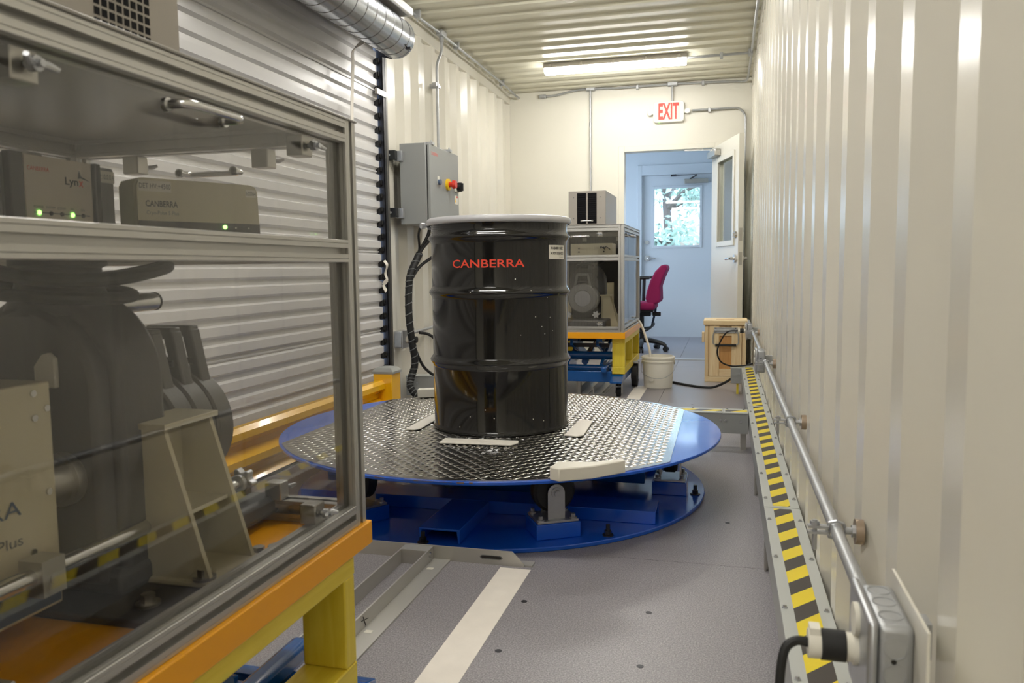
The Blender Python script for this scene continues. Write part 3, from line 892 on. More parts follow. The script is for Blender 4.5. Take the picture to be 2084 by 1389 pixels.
def wing_bolt(mb, p, n):
    p = Vector(p); n = Vector(n)
    u = n.cross(Vector((0, 0, 1))).normalized()
    mb.cyl(p, p + n * .022, .004, n=10).cyl(p + n * .006, p + n * .016, .008, n=12)
    for s in (-1, 1):
        mb.tube([p + n * .012, p + n * .016 + u * s * .012, p + n * .022 + u * s * .02 + Vector((0, 0, s * .004))], [.004, .0045, .003], n=8)
    return mb
def d_handle(mb, c, along, n, L=.12, so=.034, r=.0058):
    c, a, n = Vector(c), Vector(along), Vector(n)
    pts = round_path([c - a * L / 2, c - a * L / 2 + n * so, c + a * L / 2 + n * so, c + a * L / 2], .016, 5)
    mb.tube(pts, r, n=12)
    for s in (-1, 1): mb.cyl(c + a * s * L / 2, c + a * s * L / 2 + n * .006, r * 1.5, n=12)
    return mb
def cabinet(label, loc, rz, h):
    t = thing('glazed_cabinet', label, 'cabinet', loc, rz, 'aluminium framed clear cabinets on the carts')
    a = .02
    X = HW - .005 - a; Y0, Y1 = -a, -CL + a
    zm = .489 + a if h < .745 else .502 + a
    for x in (-X, X):
        for y in (Y0, Y1): slot_rail(MB(), (x, y, 0), (x, y, h)).build('corner_post', 'alu', t, smooth=0)
        for z in (a, zm, h - a): slot_rail(MB(), (x, Y1 + a, z), (x, Y0 - a, z)).build('side_rail', 'alu', t, smooth=0)
    for y in (Y0, Y1):
        for z in (a, zm, h - a): slot_rail(MB(), (-X + a, y, z), (X - a, y, z)).build('end_rail', 'alu', t, smooth=0)
    MB().box(-X + a, X - a, Y1 + a, Y0 - a, zm + a - .006, zm + a - .0005).build('shelf', 'top_sheet', t)
    MB().box(-X - a - .003, X + a + .003, Y1 - a - .003, Y0 + a + .003, h, h + .004).build('top_sheet', 'top_sheet', t, bevel=.001)
    MB().box(-X + a - .006, X - a + .006, Y1 + a, Y0 - a, h - .007, h - .0005).build('lining_sheet', 'top_sheet', t)
    # clear panes, one above and one below the middle rail on every side
    for z0, z1 in ((2 * a, zm - a), (zm + a, h - 2 * a)):
        for x in (-X - .006, X + .006): MB().box(x - .0015, x + .0015, Y1 + a, Y0 - a, z0, z1).build('pane', 'pane', t, smooth=0)
        for y in (Y1 - .006, Y0 + .006): MB().box(-X + a, X - a, y - .0015, y + .0015, z0, z1).build('pane', 'pane', t, smooth=0)
    MB().box(-X + a, X - a, Y1 + .010, Y1 + .014, 2 * a, h - 2 * a).build('back_panel', 'device_dark', t)
    # clamps with wing bolts and pull handles
    def clamp(p, n):
        p, n = Vector(p), Vector(n)
        u = n.cross(Vector((0, 0, 1)))
        b = MB(); c = p - n * .022
        b.obox(c, (.034 if abs(u.x) > .5 else .03, .034 if abs(u.y) > .5 else .03, .034))
        b = b.build('clamp_block', 'alu_flat', t, bevel=.002)
        wing_bolt(MB(), p - n * .006, n).build('wing_bolt', 'zinc', b)
    for y in (-.145, -.70):
        for s in (-1, 1):
            clamp((s * (X + .010), y if y > -.5 else -.775, 2 * a + .018), (s, 0, 0)); clamp((s * (X + .010), y, h - 2 * a - .02), (s, 0, 0))
    for x in (-.14, .14):
        for s, yy in ((1, Y0 + .010), (-1, Y1 - .010)):
            clamp((x, yy, 2 * a + .018), (0, s, 0)); clamp((x, yy, h - 2 * a - .02), (0, s, 0))
    for s in (-1, 1):
        d_handle(MB(), (s * (X + .009), -.445, h - .062), (0, 1, 0), (s, 0, 0), .115).build('pull_handle', 'steel', t)
    for s, yy in ((1, Y0 + .009), (-1, Y1 - .009)):
        d_handle(MB(), (0, yy, h - .075), (1, 0, 0), (0, s, 0), .12).build('pull_handle', 'steel', t)
    return t
cabinet('aluminium framed clear cabinet filling the left foreground', (*NC, NZ), 0, .741)
cabinet('aluminium framed clear cabinet behind the black drum', (*FC, FZ), PI, .747)

def detector(label, loc, rz, lift):
    """shielded detector: arched housing, neck, three collimator rings with handles, bracket, rods, cooler; local y=0 as the cart, z from the deck"""
    t = thing('shielded_detector', label, 'detector', loc, rz, 'grey shielded detectors inside the cabinets')
    k = .20 + lift        # ring centre height over the deck
    # black base pad with bolts
    MB().box(-.22, .27, -.50, -.215, 0, .012).build('base_pad', 'device_dark', t, bevel=.003)
    MB().box(-.18, .14, -.44, -.02, .012, .05 + lift).build('cradle', 'shield_grey', t, bevel=.01)
    # arched housing (front face y=-.43 .. -.32)
    def arch(r, zc, z0):
        return [(-r, z0), (r, z0)] + [(r * math.cos(R(a)), zc + r * math.sin(R(a))) for a in range(0, 181, 9)]
    zc = k + .115
    MB().prism(arch(.134, zc, .03), 0, .10, AX((0, -.32, 0), (1, 0, 0), (0, 0, 1), (0, -1, 0))).build('housing', 'shield_grey', t, bevel=.012, seg=3)
    MB().prism(arch(.118, zc - .005, .03), 0, .05, AX((0, -.40, 0), (1, 0, 0), (0, 0, 1), (0, -1, 0))).build('rear_cover', 'shield_grey', t, bevel=.008)
    MB().prism([(.026, zc), (.062, zc), (.062, zc + .042), (.052, zc + .05), (.04, zc + .047), (.026, zc + .03)], 0, .008, XZ((0, -.449, 0))).build('cutout_plate', 'label_white', t, bevel=.002)  # white plate put in for the bright thing seen through a cut-out
    MB().lathe([(.078, zc + .10), (.062, zc + .135), (.058, zc + .15), (.058, zc + .168), (.066, zc + .172), (.066, zc + .18)], 32, Matrix.Translation((0, -.375, 0))).build('neck', 'shield_grey', t)
    # hose loops around the neck
    pts = [(.125 * math.cos(R(a)) + .02, -.36 + .125 * math.sin(R(a)), zc + .160 + .010 * math.sin(R(a * 2))) for a in range(0, 360, 12)]
    MB().tube(pts, .0105, n=10, closed=True).build('hose_loop', 'black_rubber', t)
    pts = [(.098 * math.cos(R(a)) - .015, -.36 + .105 * math.sin(R(a)), zc + .132 - .010 * math.cos(R(a))) for a in range(0, 360, 12)]
    MB().tube(pts, .0095, n=10, closed=True).build('hose_loop', 'black_rubber', t)
    f = MB().cyl((-.055, -.30, k + .218), (-.06, -.10, k + .222), .0165, n=20).build('steel_tube', 'steel', t)
    MB().cyl((-.06, -.10, k + .222), (-.06, -.096, k + .222), .0172, n=20).build('tube_cap', 'black_rubber', f)
    # three collimator rings
    for i in range(3):
        y1 = -.105 - i * .050; y0 = y1 - .0480
        r = .106
        prof = [(.055, y0), (r - .004, y0), (r, y0 + .004), (r, y1 - .006), (r - .008, y1), (.06, y1), (.055, y1 - .01)]
        M = AX((0, 0, k), (1, 0, 0), (0, 0, -1), (0, 1, 0))
        rg = MB().lathe(prof, 48, M, cap=False).build('collimator_ring', 'shield_ring', t)
        if i == 0: MB().cyl((0, y1 - .03, k), (0, y1 - .004, k), .058, n=40).cyl((0, y1 - .006, k), (0, y1 - .002, k), .036, n=32).build('end_window', 'device_grey', rg)
        ym = (y0 + y1) / 2
        mb = MB()
        mb.bar((-.062, ym, k + .06), (-.038, ym, k + .172), .026, .02, up=(1, 0, 0)).bar((.062, ym, k + .06), (.038, ym, k + .172), .026, .02, up=(1, 0, 0)).box(-.046, .046, ym - .013, ym + .013, k + .160, k + .18)
        mb.build('handle', 'shield_ring', rg, bevel=.003)
        MB().cyl((-.05, y0 + .01, k + .118), (.05, y0 + .01, k + .118), .006, n=10).build('pin', 'shield_grey', rg)
    MB().cyl((0, -.255, k), (0, -.33, k), .098, n=48).build('rear_barrel', 'shield_grey', t)
    # side brackets carrying the rings, one each side
    for s in (1, -1):
        b = MB().box(*(sorted((s * .115, s * .248))), -.385, -.255, .012, .022).build('bracket', 'beige', t, bevel=.003)
        zt_ = .245
        for y in (-.375, -.268):
            poly = [(s * .118, .022), (s * .240, .022), (s * .172, zt_), (s * .118, zt_)]
            MB().prism(poly, -.004, .004, XZ((0, y, 0))).build('web_plate', 'beige', b)
        MB().box(*(sorted((s * .112, s * .120))), -.379, -.264, .022, zt_).build('back_plate', 'beige', b)
        MB().box(*(sorted((s * .100, s * .180))), -.385, -.258, zt_, zt_ + .009).build('cap_plate', 'beige', b, bevel=.001)
        MB().box(*(sorted((s * .12, s * .20))), -.371, -.272, .115, .121).build('mid_rib', 'beige', b)
        MB().box(*(sorted((s * .120, s * .124))), -.345, -.305, .15, .225).cyl((s * .124, -.325, .21), (s * .126, -.325, .21), .004, n=8).cyl((s * .124, -.325, .17), (s * .126, -.325, .17), .004, n=8).build('tab_plate', 'beige_panel', b)
        for bx, by in ((.225, -.372), (.235, -.245), (.19, -.45), (.255, -.232)):
            zz = .022 if by < -.24 and by > -.4 and by < -.25 else .012
            hex_bolt(MB(), (s * bx, by, zz), .010, .016).build('bolt', 'alu_flat', b)
        # slide rods with star knobs
        x = s * .10
        MB().cyl((x + s * .05, -.86, .105), (x + s * .05, -.40, .105), .0105, n=14).build('slide_rod', 'steel', t)
        MB().box(x + s * .05 - .018, x + s * .05 + .018, -.60, -.565, .08, .125).cyl((x + s * .069, -.583, .1), (x + s * .0685, -.583, .1), .007, n=10).build('rod_clamp', 'alu_flat', t, bevel=.002)
        MB().cyl((x, -.26, .085 + lift), (x, -.085, .085 + lift), .009, n=12).build('slide_rod', 'steel', t)
        q = []
        for a in range(0, 360, 15): rr = .026 if (a // 15) % 4 in (0, 1) else .018; q.append((rr * math.cos(R(a)), rr * math.sin(R(a))))
        MB().prism(q, 0, .018, AX((x, -.09, .085 + lift), (1, 0, 0), (0, 0, -1), (0, 1, 0))).cyl((x, -.10, .085 + lift), (x, -.09, .085 + lift), .016, n=14).build('star_knob', 'zinc', t, bevel=.002)
    # round port between cooler and housing
    MB().cyl((.062, -.515, .185), (.062, -.44, .185), .030, n=24).cyl((.062, -.465, .185), (.062, -.445, .185), .038, n=28).build('port', 'alu_flat', t)
    # beige cooler unit
    c = MB().box(-.12, .108, -.90, -.512, .035, .335).build('cooler_unit', 'beige', t, bevel=.003)
    MB().box(.108, .1088, -.88, -.516, .04, .085).build('colour_band', 'band_blue', c)
    MB().box(.108, .1088, -.88, -.519, .094, .099).build('stripe', 'band_blue', c)
    F = AX((.1090, -.522, 0), (0, 1, 0), (0, 0, 1), (1, 0, 0))
    lettering('lettering', 'CANBERRA', F @ Matrix.Translation((-.142, .182, 0)), .020, 'band_blue', c, width=.19)
    lettering('lettering', 'Cryo-Pulse 5 Plus', F @ Matrix.Translation((-.135, .138, 0)), .018, 'print_grey', c, width=.175)
    for y, z in ((-.54, .322), (-.52, .30), (-.54, .29), (-.525, .19), (-.555, .118)):
        MB().cyl((.108, y, z), (.1105, y, z), .0045, n=10).build('screw', 'steel', c)
    return t
detector('grey ringed detector on a beige bracket inside the foreground cabinet', (*NC, NZ), 0, 0)
detector('grey ringed detector inside the cabinet behind the drum', (*FC, FZ), PI, .035)

# instruments on the cabinet shelves
def shelf_unit(name, label, cat, loc, rz=0, group=None): return thing(name, label, cat, loc, rz, group)
SZ = NZ + .489 + .04
t = thing('analyzer_box', 'cream fronted analyzer box with two green lights on the foreground shelf', 'instrument', (-1.055, .98, SZ + .008))
MB().box(-.10, .092, -.085, .125, 0, .106).build('case', 'device_grey', t, bevel=.003)
for y in (-.06, .10):
    for x in (-.08, .07): MB().cyl((x, y, -.008), (x, y, 0), .009, n=12).build('foot', 'black_rubber', t)
fp = MB().box(.092, .102, -.058, .066, .002, .107).build('front_panel', 'lynx_face', t, bevel=.001)
MB().box(.092, .106, -.085, -.062, 0, .108).build('bezel', 'device_dark', t, bevel=.002)
MB().box(.092, .106, .070, .082, 0, .108).build('bezel', 'device_dark', t, bevel=.002)
F = AX((.1023, 0, 0), (0, 1, 0), (0, 0, 1), (1, 0, 0))
lettering('lettering', 'Lyn', F @ Matrix.Translation((.026, .074, 0)), .015, 'print_dark', fp, width=.025, bold=.02)
lettering('lettering', 'x', F @ Matrix.Translation((.044, .0735, 0)), .009, 'red_print', fp, width=.009, bold=.03)
MB().prism([(.038, .081), (.043, .082), (.062, .078), (.044, .085), (.041, .094), (.039, .088)], 0, .0006, F).build('emblem', 'print_dark', fp)
lettering('lettering', 'CANBERRA', F @ Matrix.Translation((-.034, .088, 0)), .006, 'red_print', fp, width=.038)
MB().box(.1021, .1026, -.045, .058, .025, .0265).build('printed_line', 'print_grey', fp)
for i, y in enumerate((-.037, -.016, .004, .024, .044)):
    MB().cyl((.102, y, .0255), (.1035, y, .0255), .0032, n=10).build('indicator', 'led_green' if i in (0, 3) else 'print_dark', fp)
    lettering('lettering', ('POWER', 'SYSTEM', 'COMM', 'HV', 'ON')[i], F @ Matrix.Translation((y, .034, 0)), .0035, 'print_grey', fp)
g = MB().box(.092, .0928, .089, .125, .082, .101).build('paper_label', 'label_white', t)
lettering('lettering', 'IP:10.0.0.4', AX((.0931, .107, .0915), (0, 1, 0), (0, 0, 1), (1, 0, 0)), .0085, 'print_grey', g, width=.032)
t = thing('analyzer_box', 'dark grey analyzer box with paper label at the left edge', 'instrument', (-1.055, .78, SZ))
MB().box(-.10, .098, -.085, .108, 0, .13).build('case', 'device_grey', t, bevel=.003)
g = MB().box(.098, .0988, .05, .10, .085, .108).build('paper_label', 'label_white', t)
lettering('lettering', '10.0.0.2', AX((.0991, .075, .0965), (0, 1, 0), (0, 0, 1), (1, 0, 0)), .012, 'print_grey', g, width=.044)
# cooler controller, turned towards the aisle
ang = math.atan2(.19, .098)
t = thing('cooler_controller', 'olive fronted controller with one green light on the foreground shelf', 'instrument', (-.895, 1.070, SZ + .008), ang)
CW, CH = .214, .088
q = [(0, 0), (CW, 0), (CW - .003, CH - .012), (CW - .007, CH - .003), (CW - .016, CH), (.012, CH), (.004, CH - .003), (0, CH - .012)]
MB().prism(q, -.004, -.06, XZ()).build('case', 'beige', t)
for x in (.02, .19): MB().cyl((x, .03, -.008), (x, .03, 0), .009, n=12).build('foot', 'black_rubber', t)
fp = MB().prism([(x * .985 + .0016, z * .985) for x, z in q], .0, .004, XZ()).build('front_panel', 'beige_panel', t)
F = AX((0, -.0043, 0), (1, 0, 0), (0, 0, 1), (0, -1, 0))
MB().box(.002, CW - .002, -.0046, -.004, .002, .020).build('lower_band', 'device_dark', fp)
lettering('lettering', 'CANBERRA', F @ Matrix.Translation((.014, .047, .0)), .010, 'print_dark', fp, width=.052, bold=.02, align='L')
lettering('lettering', 'Cryo-Pulse 5 Plus', F @ Matrix.Translation((.015, .032, .0)), .008, 'print_grey', fp, width=.052, align='L')
g = MB().box(.004, .056, -.0048, -.0043, .066, .083).build('paper_label', 'label_white', fp)
lettering('lettering', 'DET HV:+4500', F @ Matrix.Translation((.030, .0745, .0007)), .008, 'print_dark', g, width=.050)
g = MB().box(.187, .207, -.0048, -.0043, .066, .079).build('paper_label', 'label_white', fp)
lettering('lettering', 'b20064', F @ Matrix.Translation((.197, .0725, .0007)), .007, 'print_dark', g, width=.018)
MB().cyl((.146, -.0043, .0135), (.146, -.0062, .0135), .0035, n=12).build('indicator', 'led_green', fp)
for x in (.166, .190): MB().cyl((x, -.0046, .0125), (x, -.0052, .0125), .0015, n=8).build('indicator', 'label_white', fp)
# far cabinet: beige controller seen from behind
t = thing('cooler_controller', 'cream controller box on the shelf of the cabinet behind the drum', 'instrument', (-.95, 5.72, FZ + .542))
MB().box(-.13, .17, 0, .2, 0, .085).build('case', 'beige', t, bevel=.003)
for x in (.085, .12):
    MB().tube(smooth_path([(x, 0, .05), (x + .01, -.03, .06), (x + .04, -.035, .04)], 4), .003, n=6).build('cable', 'black_rubber', t)
for x, z in ((-.07, .05), (-.07, .025), (.11, .055), (.11, .025)): MB().cyl((x, 0, z), (x, -.006, z), .006, n=8).build('socket', 'print_dark', t)

# computers standing on the cabinets
t = thing('desktop_computer', 'grey computer tower with square vent holes atop the foreground cabinet', 'computer', (-.86, .70, NZ + .745))
MB().box(-.13, .128, -.33, .275, .004, .245).build('case', 'pc_grey', t, bevel=.003)
sd = MB().box(.128, .13, -.33, .275, .004, .245).build('side_panel', 'pc_grey', t)
h0 = None
for i in range(8):
    for j in range(9):
        M = Matrix.Translation((.1303, .125 + i * .0125, .030 + j * .0125))
        if h0 is None:
            h0 = MB().box(-.0005, .0003, -.0045, .0045, -.0045, .0045).build('vent_hole', 'grille', sd, smooth=0); h0.matrix_local = M
        else: dup(h0, sd, M)
for y in (-.28, .22):
    for x in (-.1, .1): MB().cyl((x, y, 0), (x, y, .004), .012, n=12).build('foot', 'black_rubber', t)
t = thing('desktop_computer', 'grey computer tower with two dark grilles atop the cabinet behind the drum', 'computer', (-.942, 5.61, FZ + .751))
MB().box(-.132, .132, 0, .58, .004, .240).build('case', 'pc_grey', t, bevel=.003)
for x0, x1 in ((-.070, -.006), (.006, .068)):
    g = MB().box(x0, x1, -.003, .001, .012, .225).build('grille', 'grille', t)
    for k in range(14): MB().box(x0 + .003, x1 - .003, -.006, -.003, .018 + k * .0148, .024 + k * .0148).build('louvre', 'grille', g)
d_handle(MB(), (0, -.004, .03), (1, 0, 0), (0, -1, 0), .075, .016, .005).build('pull_handle', 'steel', t)
for x in (-.095, .095):
    for z in (.05, .195): MB().cyl((x, 0, z), (x, -.002, z), .004, n=8).build('screw', 'print_grey', t)
for y in (.05, .53):
    for x in (-.1, .1): MB().cyl((x, y, 0), (x, y, .004), .012, n=12).build('foot', 'black_rubber', t)

# ------------------------------------------------------------------ lights, conduit, boxes, duct
def fixture(label, y, conduit):
    t = thing('light_fixture', label, 'light fixture', (-.93, y, ZC - .018), 0, 'sealed strip lights across the ceiling')
    L = .606
    # housing on the ceiling, diffuser below
    q = [(-.045, 0), (.045, 0), (.062, -.035), (.062, -.042), (-.062, -.042), (-.062, -.035)]
    MB().prism(q, -L, L, YZ()).build('housing', 'pc_grey', t, bevel=.003)
    q = [(.056 , -.042), (.052, -.062), (.040, -.08), (.02, -.088), (-.02, -.088), (-.040, -.08), (-.052, -.062), (-.056, -.042)]
    MB().prism(q, -L + .006, L - .006, YZ()).build('diffuser', 'diffuser', t, bevel=.008)
    for k in range(5):
        for s in (-1, 1):
            x = -L + .06 + k * (2 * L - .12) / 4
            MB().box(x - .012, x + .012, s * .062 - .005, s * .062 + .005, -.044, -.012).build('clip', 'pc_grey', t, bevel=.003)
    return t
fixture('glowing strip light on the ceiling in front of the back wall', 6.95, True)
fixture('ceiling strip light above the foreground cabinet', 2.1, False)
fixture('ceiling strip light above the turntable', 4.5, False)
fixture('ceiling strip light over the camera', -.35, False)
fixture('ceiling strip light behind the camera', -2.7, False)
o = MB().lathe([(0, -.048), (.03, -.046), (.05, -.035), (.058, -.018), (.06, 0)], 28).build('smoke_detector', 'label_white')
o.location = (-.985, 5.24, ZC - .018); tag(o, 'round white detector on the ceiling at the top edge', 'detector')

def coupling(mb, p, d, r=.0135, L=.03):
    p, d = Vector(p), Vector(d).normalized()
    return mb.cyl(p - d * L / 2, p + d * L / 2, r, n=12)
CR = .0105
# conduit down the left ceiling corner
t = thing('ceiling_conduit', 'galvanised conduit running along the left ceiling corner', 'conduit', (0, 0, 0))
MB().tube(round_path([(-2.085, 1.0, 2.655), (-2.085, 4.9, 2.655), (-2.05, 5.7, 2.655), (-2.04, 7.40, 2.655), (-2.03, 7.97, 2.63)], .1), CR, n=10).build('pipe', 'galv', t)
MB().box(-2.075, -2.025, 5.70, 5.80, 2.635, 2.678).cyl((-2.05, 5.75, 2.60), (-2.05, 5.75, 2.64), .016, n=12).build('tee_box', 'galv', t, bevel=.006)
for y in (5.28, 6.1, 7.42): MB().box(-2.075, -2.03, y - .012, y + .012, 2.636, 2.69).box(-2.06, -2.052, y - .004, y + .004, 2.61, 2.64).build('strap', 'galv', t, bevel=.002)
t = thing('drop_conduit', 'galvanised conduit dropping down to the grey control box', 'conduit', (0, 0, 0))
MB().tube(round_path([(-2.05, 5.75, 2.62), (-2.05, 5.75, 2.53), (-2.07, 5.69, 2.43), (-2.07, 5.69, 1.9), (-2.07, 5.69, 1.5)], .05), CR, n=10).build('pipe', 'galv', t)
MB().box(-2.125, -2.055, 5.675, 5.705, 2.255, 2.285).cyl((-2.085, 5.63, 2.27), (-2.05, 5.63, 2.27), .014, n=10).cyl((-2.09, 5.73, 2.27), (-2.06, 5.73, 2.27), .012, n=10).build('beam_clamp', 'zinc', t, bevel=.002)
# conduit along the top of the back wall
t = thing('back_wall_conduit', 'wavy galvanised conduit along the top of the back wall', 'conduit', (0, 0, 0))
yb = 7.965
MB().tube(smooth_path([(-1.74, yb, 2.632), (-1.66, yb, 2.632), (-1.58, yb, 2.645), (-1.44, yb, 2.668), (-1.34, yb, 2.672)], 5), CR, n=10).build('pipe', 'galv', t)
MB().tube(smooth_path([(-1.26, yb, 2.672), (-1.18, yb, 2.670), (-1.02, yb, 2.662), (-.8, yb, 2.664), (-.66, yb, 2.662), (-.55, yb, 2.664)], 5), CR, n=10).build('pipe', 'galv', t)
MB().tube(round_path([(-.46, yb, 2.664), (0, yb, 2.652), (.175, yb, 2.640), (.185, 7.8, 2.640), (.19, 7.2, 2.65), (.19, 1.0, 2.65)], .07), CR, n=10).build('pipe', 'galv', t)
MB().box(-1.345, -1.255, yb - .02, yb + .03, 2.652, 2.692).build('conduit_body', 'galv', t, bevel=.008)
MB().box(-.555, -.455, yb - .02, yb + .03, 2.644, 2.684).build('conduit_body', 'galv', t, bevel=.008)
MB().box(-1.82, -1.745, yb - .018, yb + .03, 2.614, 2.648).build('conduit_body', 'galv', t, bevel=.008)
MB().tube([(-1.30, yb, 2.66), (-1.30, yb, .6)], CR, n=10).build('pipe', 'galv', t)
MB().tube([(-.507, yb, 2.65), (-.507, yb, 2.49)], CR, n=10).build('pipe', 'galv', t)
for x, z in ((-.84, 2.663), (-.22, 2.659)): MB().box(x - .012, x + .012, yb - .014, yb + .035, z - .025, z + .014).build('strap', 'galv', t, bevel=.002)
MB().tube(round_path([(-.32, yb, 2.405), (.11, yb, 2.405), (.172, yb, 2.34), (.172, yb, .15)], .09, 7), CR, n=10).build('pipe', 'galv', t)
for x, z in ((-.16, 2.405),): MB().box(x - .012, x + .012, yb - .014, yb + .035, z - .025, z + .014).build('strap', 'galv', t, bevel=.002)
for z in (1.75, 1.45, 1.14, .75): coupling(MB(), (.172, yb, z), (0, 0, 1)).build('coupling', 'galv', t)
coupling(MB(), (-1.30, yb, 2.33), (0, 0, 1)).build('coupling', 'galv', t)
MB().tube([(-.32, 6.95, 2.648), (.185, 6.95, 2.648)], CR, n=10).box(.165, .2, 6.92, 6.98, 2.625, 2.672).build('light_feed', 'galv', t)
MB().box(-.06, -.035, 6.935, 6.965, 2.615, 2.665).build('strap', 'galv', t, bevel=.002)

# EXIT sign
t = thing('exit_sign', 'white EXIT sign with red letters above the doorway', 'sign', (-.54, 7.998, 2.405))
q = []
for cx, cz, a0 in ((.118, .07, 0), (-.118, .07, 90), (-.118, -.07, 180), (.118, -.07, 270)):
    q += [(cx + .028 * math.cos(R(a0 + 15 * i)), cz + .028 * math.sin(R(a0 + 15 * i))) for i in range(7)]
bd = MB().prism(q, 0, .045, AX((0, 0, 0), (1, 0, 0), (0, 0, 1), (0, -1, 0))).build('case', 'sign_white', t, bevel=.005)
MB().box(-.108, .108, -.0462, -.045, -.082, .088).build('face_plate', 'label_white', bd, bevel=.0005)
lettering('lettering', 'EXIT', AX((.0, -.0466, .004), (1, 0, 0), (0, 0, 1), (0, -1, 0)), .155, 'exit_red', t, width=.195, bold=.03)
for s in (-1, 1):
    g = MB().cyl((s * .178, -.01, .0), (s * .178, -.05, -.004), .022, .026, n=20).box(*(sorted((s * .14, s * .178))), -.035, -.005, -.018, .018).build('lamp_head', 'sign_white', t, bevel=.003)
    MB().cyl((s * .178, -.0505, -.004), (s * .178, -.052, -.004), .018, n=18).build('lens', 'bulb', g)
MB().cyl((-.09, -.03, -.098), (-.09, -.03, -.101), .004, n=8).build('status_light', 'led_green', t)

# spiral duct and cover above it
t = thing('spiral_duct', 'shiny galvanised spiral duct along the top of the roll-up door', 'duct', (-1.80, 0, 2.215))
MB().cyl((0, -1.0, 0), (0, 4.30, 0), .108, n=64).build('pipe', 'duct', t)
pts = []
n = int(5.2 / .108 * 24)
for i in range(n + 1):
    a = 2 * PI * i / 24
    pts.append((.1085 * math.cos(a), -.95 + 5.2 * i / n, .1085 * math.sin(a)))
MB().tube(pts, .0022, n=5).build('spiral_seam', 'track_mid', t)
MB().cyl((0, 4.285, 0), (0, 4.302, 0), .1095, n=64).build('end_cap', 'duct', t)
MB().box(.078, .105, 4.24, 4.262, -.078, -.066).build('rivet_tab', 'track_dark', t)
MB().box(-.02, .02, 1.9, 1.93, -.1, .0).build('hanger', 'galv', t)
mb = MB().prism([(-1.87, 2.335), (-1.70, 2.318), (-1.688, 2.33), (-1.688, 2.36), (-1.70, 2.372), (-1.87, 2.372)], 1.0, -4.285, AX((0, 0, 0), (1, 0, 0), (0, 0, 1), (0, -1, 0)))
o = mb.build('duct_cover', 'roll_white', bevel=.008); tag(o, 'white cover panel lying above the spiral duct', 'cover panel')

# grey control box on the left wall
t = thing('control_box', 'grey wall control box with red emergency knob above the drum', 'control box', (-2.075, 4.955, 1.22))
MB().box(0, .182, 0, .598, 0, .525).build('case', 'panel_grey', t, bevel=.004)
dr_ = MB().box(.188, .207, .012, .592, .008, .517).build('door', 'panel_grey', t, bevel=.004)
MB().box(.182, .188, .02, .585, .016, .51).build('gasket', 'black', t)
for y in (.05, .40):
    MB().box(.150, .215, y, y + .035, .517, .535).cyl((.2, y + .017, .53), (.2, y + .017, .548), .006, n=8).tube(round_path([(.16, y + .04, .53), (.17, y + .08, .545), (.20, y + .08, .53), (.20, y + .04, .53)], .012), .003, n=6).build('door_clamp', 'zinc', t)
for z in (.075, .445):
    g = MB().box(-.075, .0, -.075, -.035, z - .03, z + .03).box(-.075, -.068, -.09, -.02, z - .035, z + .035).build('mounting_strut', 'black', t, bevel=.003)
    MB().box(-.02, .03, -.036, -.004, z - .035, z + .03).build('strut_foot', 'galv', t, bevel=.002)
    MB().cyl((-.04, -.075, z), (-.04, -.08, z), .008, n=10).build('bolt', 'zinc', g)
    MB().box(-.05, -.0, .0, .598, z - .02, z + .02).build('mounting_strut', 'black', t)
F = AX((.2073, 0, 0), (0, 1, 0), (0, 0, 1), (1, 0, 0))
lettering('lettering', 'CANBERRA', F @ Matrix.Translation((.105, .462, 0)), .022, 'red_print', dr_, width=.13)
MB().box(.207, .2085, .150, .185, .27, .325).build('legend_plate', 'label_white', dr_)
MB().cyl((.2085, .168, .285), (.226, .168, .285), .018, n=18).build('push_button', 'band_blue', dr_)
MB().cyl((.207, .345, .285), (.222, .345, .285), .040, n=24).build('knob_base', 'yellow_plastic', dr_)
MB().cyl((.222, .345, .285), (.25, .345, .285), .018, n=18).cyl((.25, .345, .285), (.272, .345, .285), .031, .027, n=24).build('emergency_knob', 'red_knob', dr_)
g = MB().box(.207, .222, .495, .565, .25, .32).build('switch_plate', 'label_white', dr_, bevel=.003)
MB().cyl((.222, .53, .285), (.25, .53, .285), .033, n=24).box(.25, .262, .522, .538, .258, .312).build('rotary_switch', 'black', g)
g = MB().box(.207, .2076, .495, .565, .165, .225).build('warning_label', 'label_white', dr_)
MB().prism([(.502, .178), (.528, .178), (.515, .208)], 0, .0004, AX((.2077, 0, 0), (0, 1, 0), (0, 0, 1), (1, 0, 0))).build('warning_triangle', 'yellow_plastic', g)
MB().box(.2076, .208, .532, .562, .21, .222).build('red_heading', 'red_print', g)

# cables below the control box
t = thing('cable_bundle', 'black spiral-wrapped cable bundle hanging below the control box', 'cable', (0, 0, 0))
bp = smooth_path([(-1.99, 5.06, 1.03), (-2.02, 4.97, .90), (-2.03, 4.955, .8), (-2.03, 4.945, .62), (-2.02, 4.96, .45), (-2.01, 4.98, .3), (-2.03, 4.96, .2), (-2.03, 4.94, .14), (-1.99, 4.95, .08), (-1.93, 4.98, .045)], 8)
MB().tube(bp, .024, n=12).build('wrapped_bundle', 'black_rubber', t)
mb = MB(); k = 0
hp = []
for i in range(len(bp) - 1):
    d = (bp[i + 1] - bp[i]).normalized(); u = d.orthogonal().normalized(); v = d.cross(u)
    u = (Vector((0, 1, 0)) - d * d.y).normalized(); v = d.cross(u)
    for j in range(3):
        p = bp[i].lerp(bp[i + 1], j / 3); a = (i * 3 + j) * .75
        hp.append(p + (u * math.cos(a) + v * math.sin(a)) * .0245)
MB().tube(hp, .0035, n=5).build('spiral_wrap', 'print_grey', t)
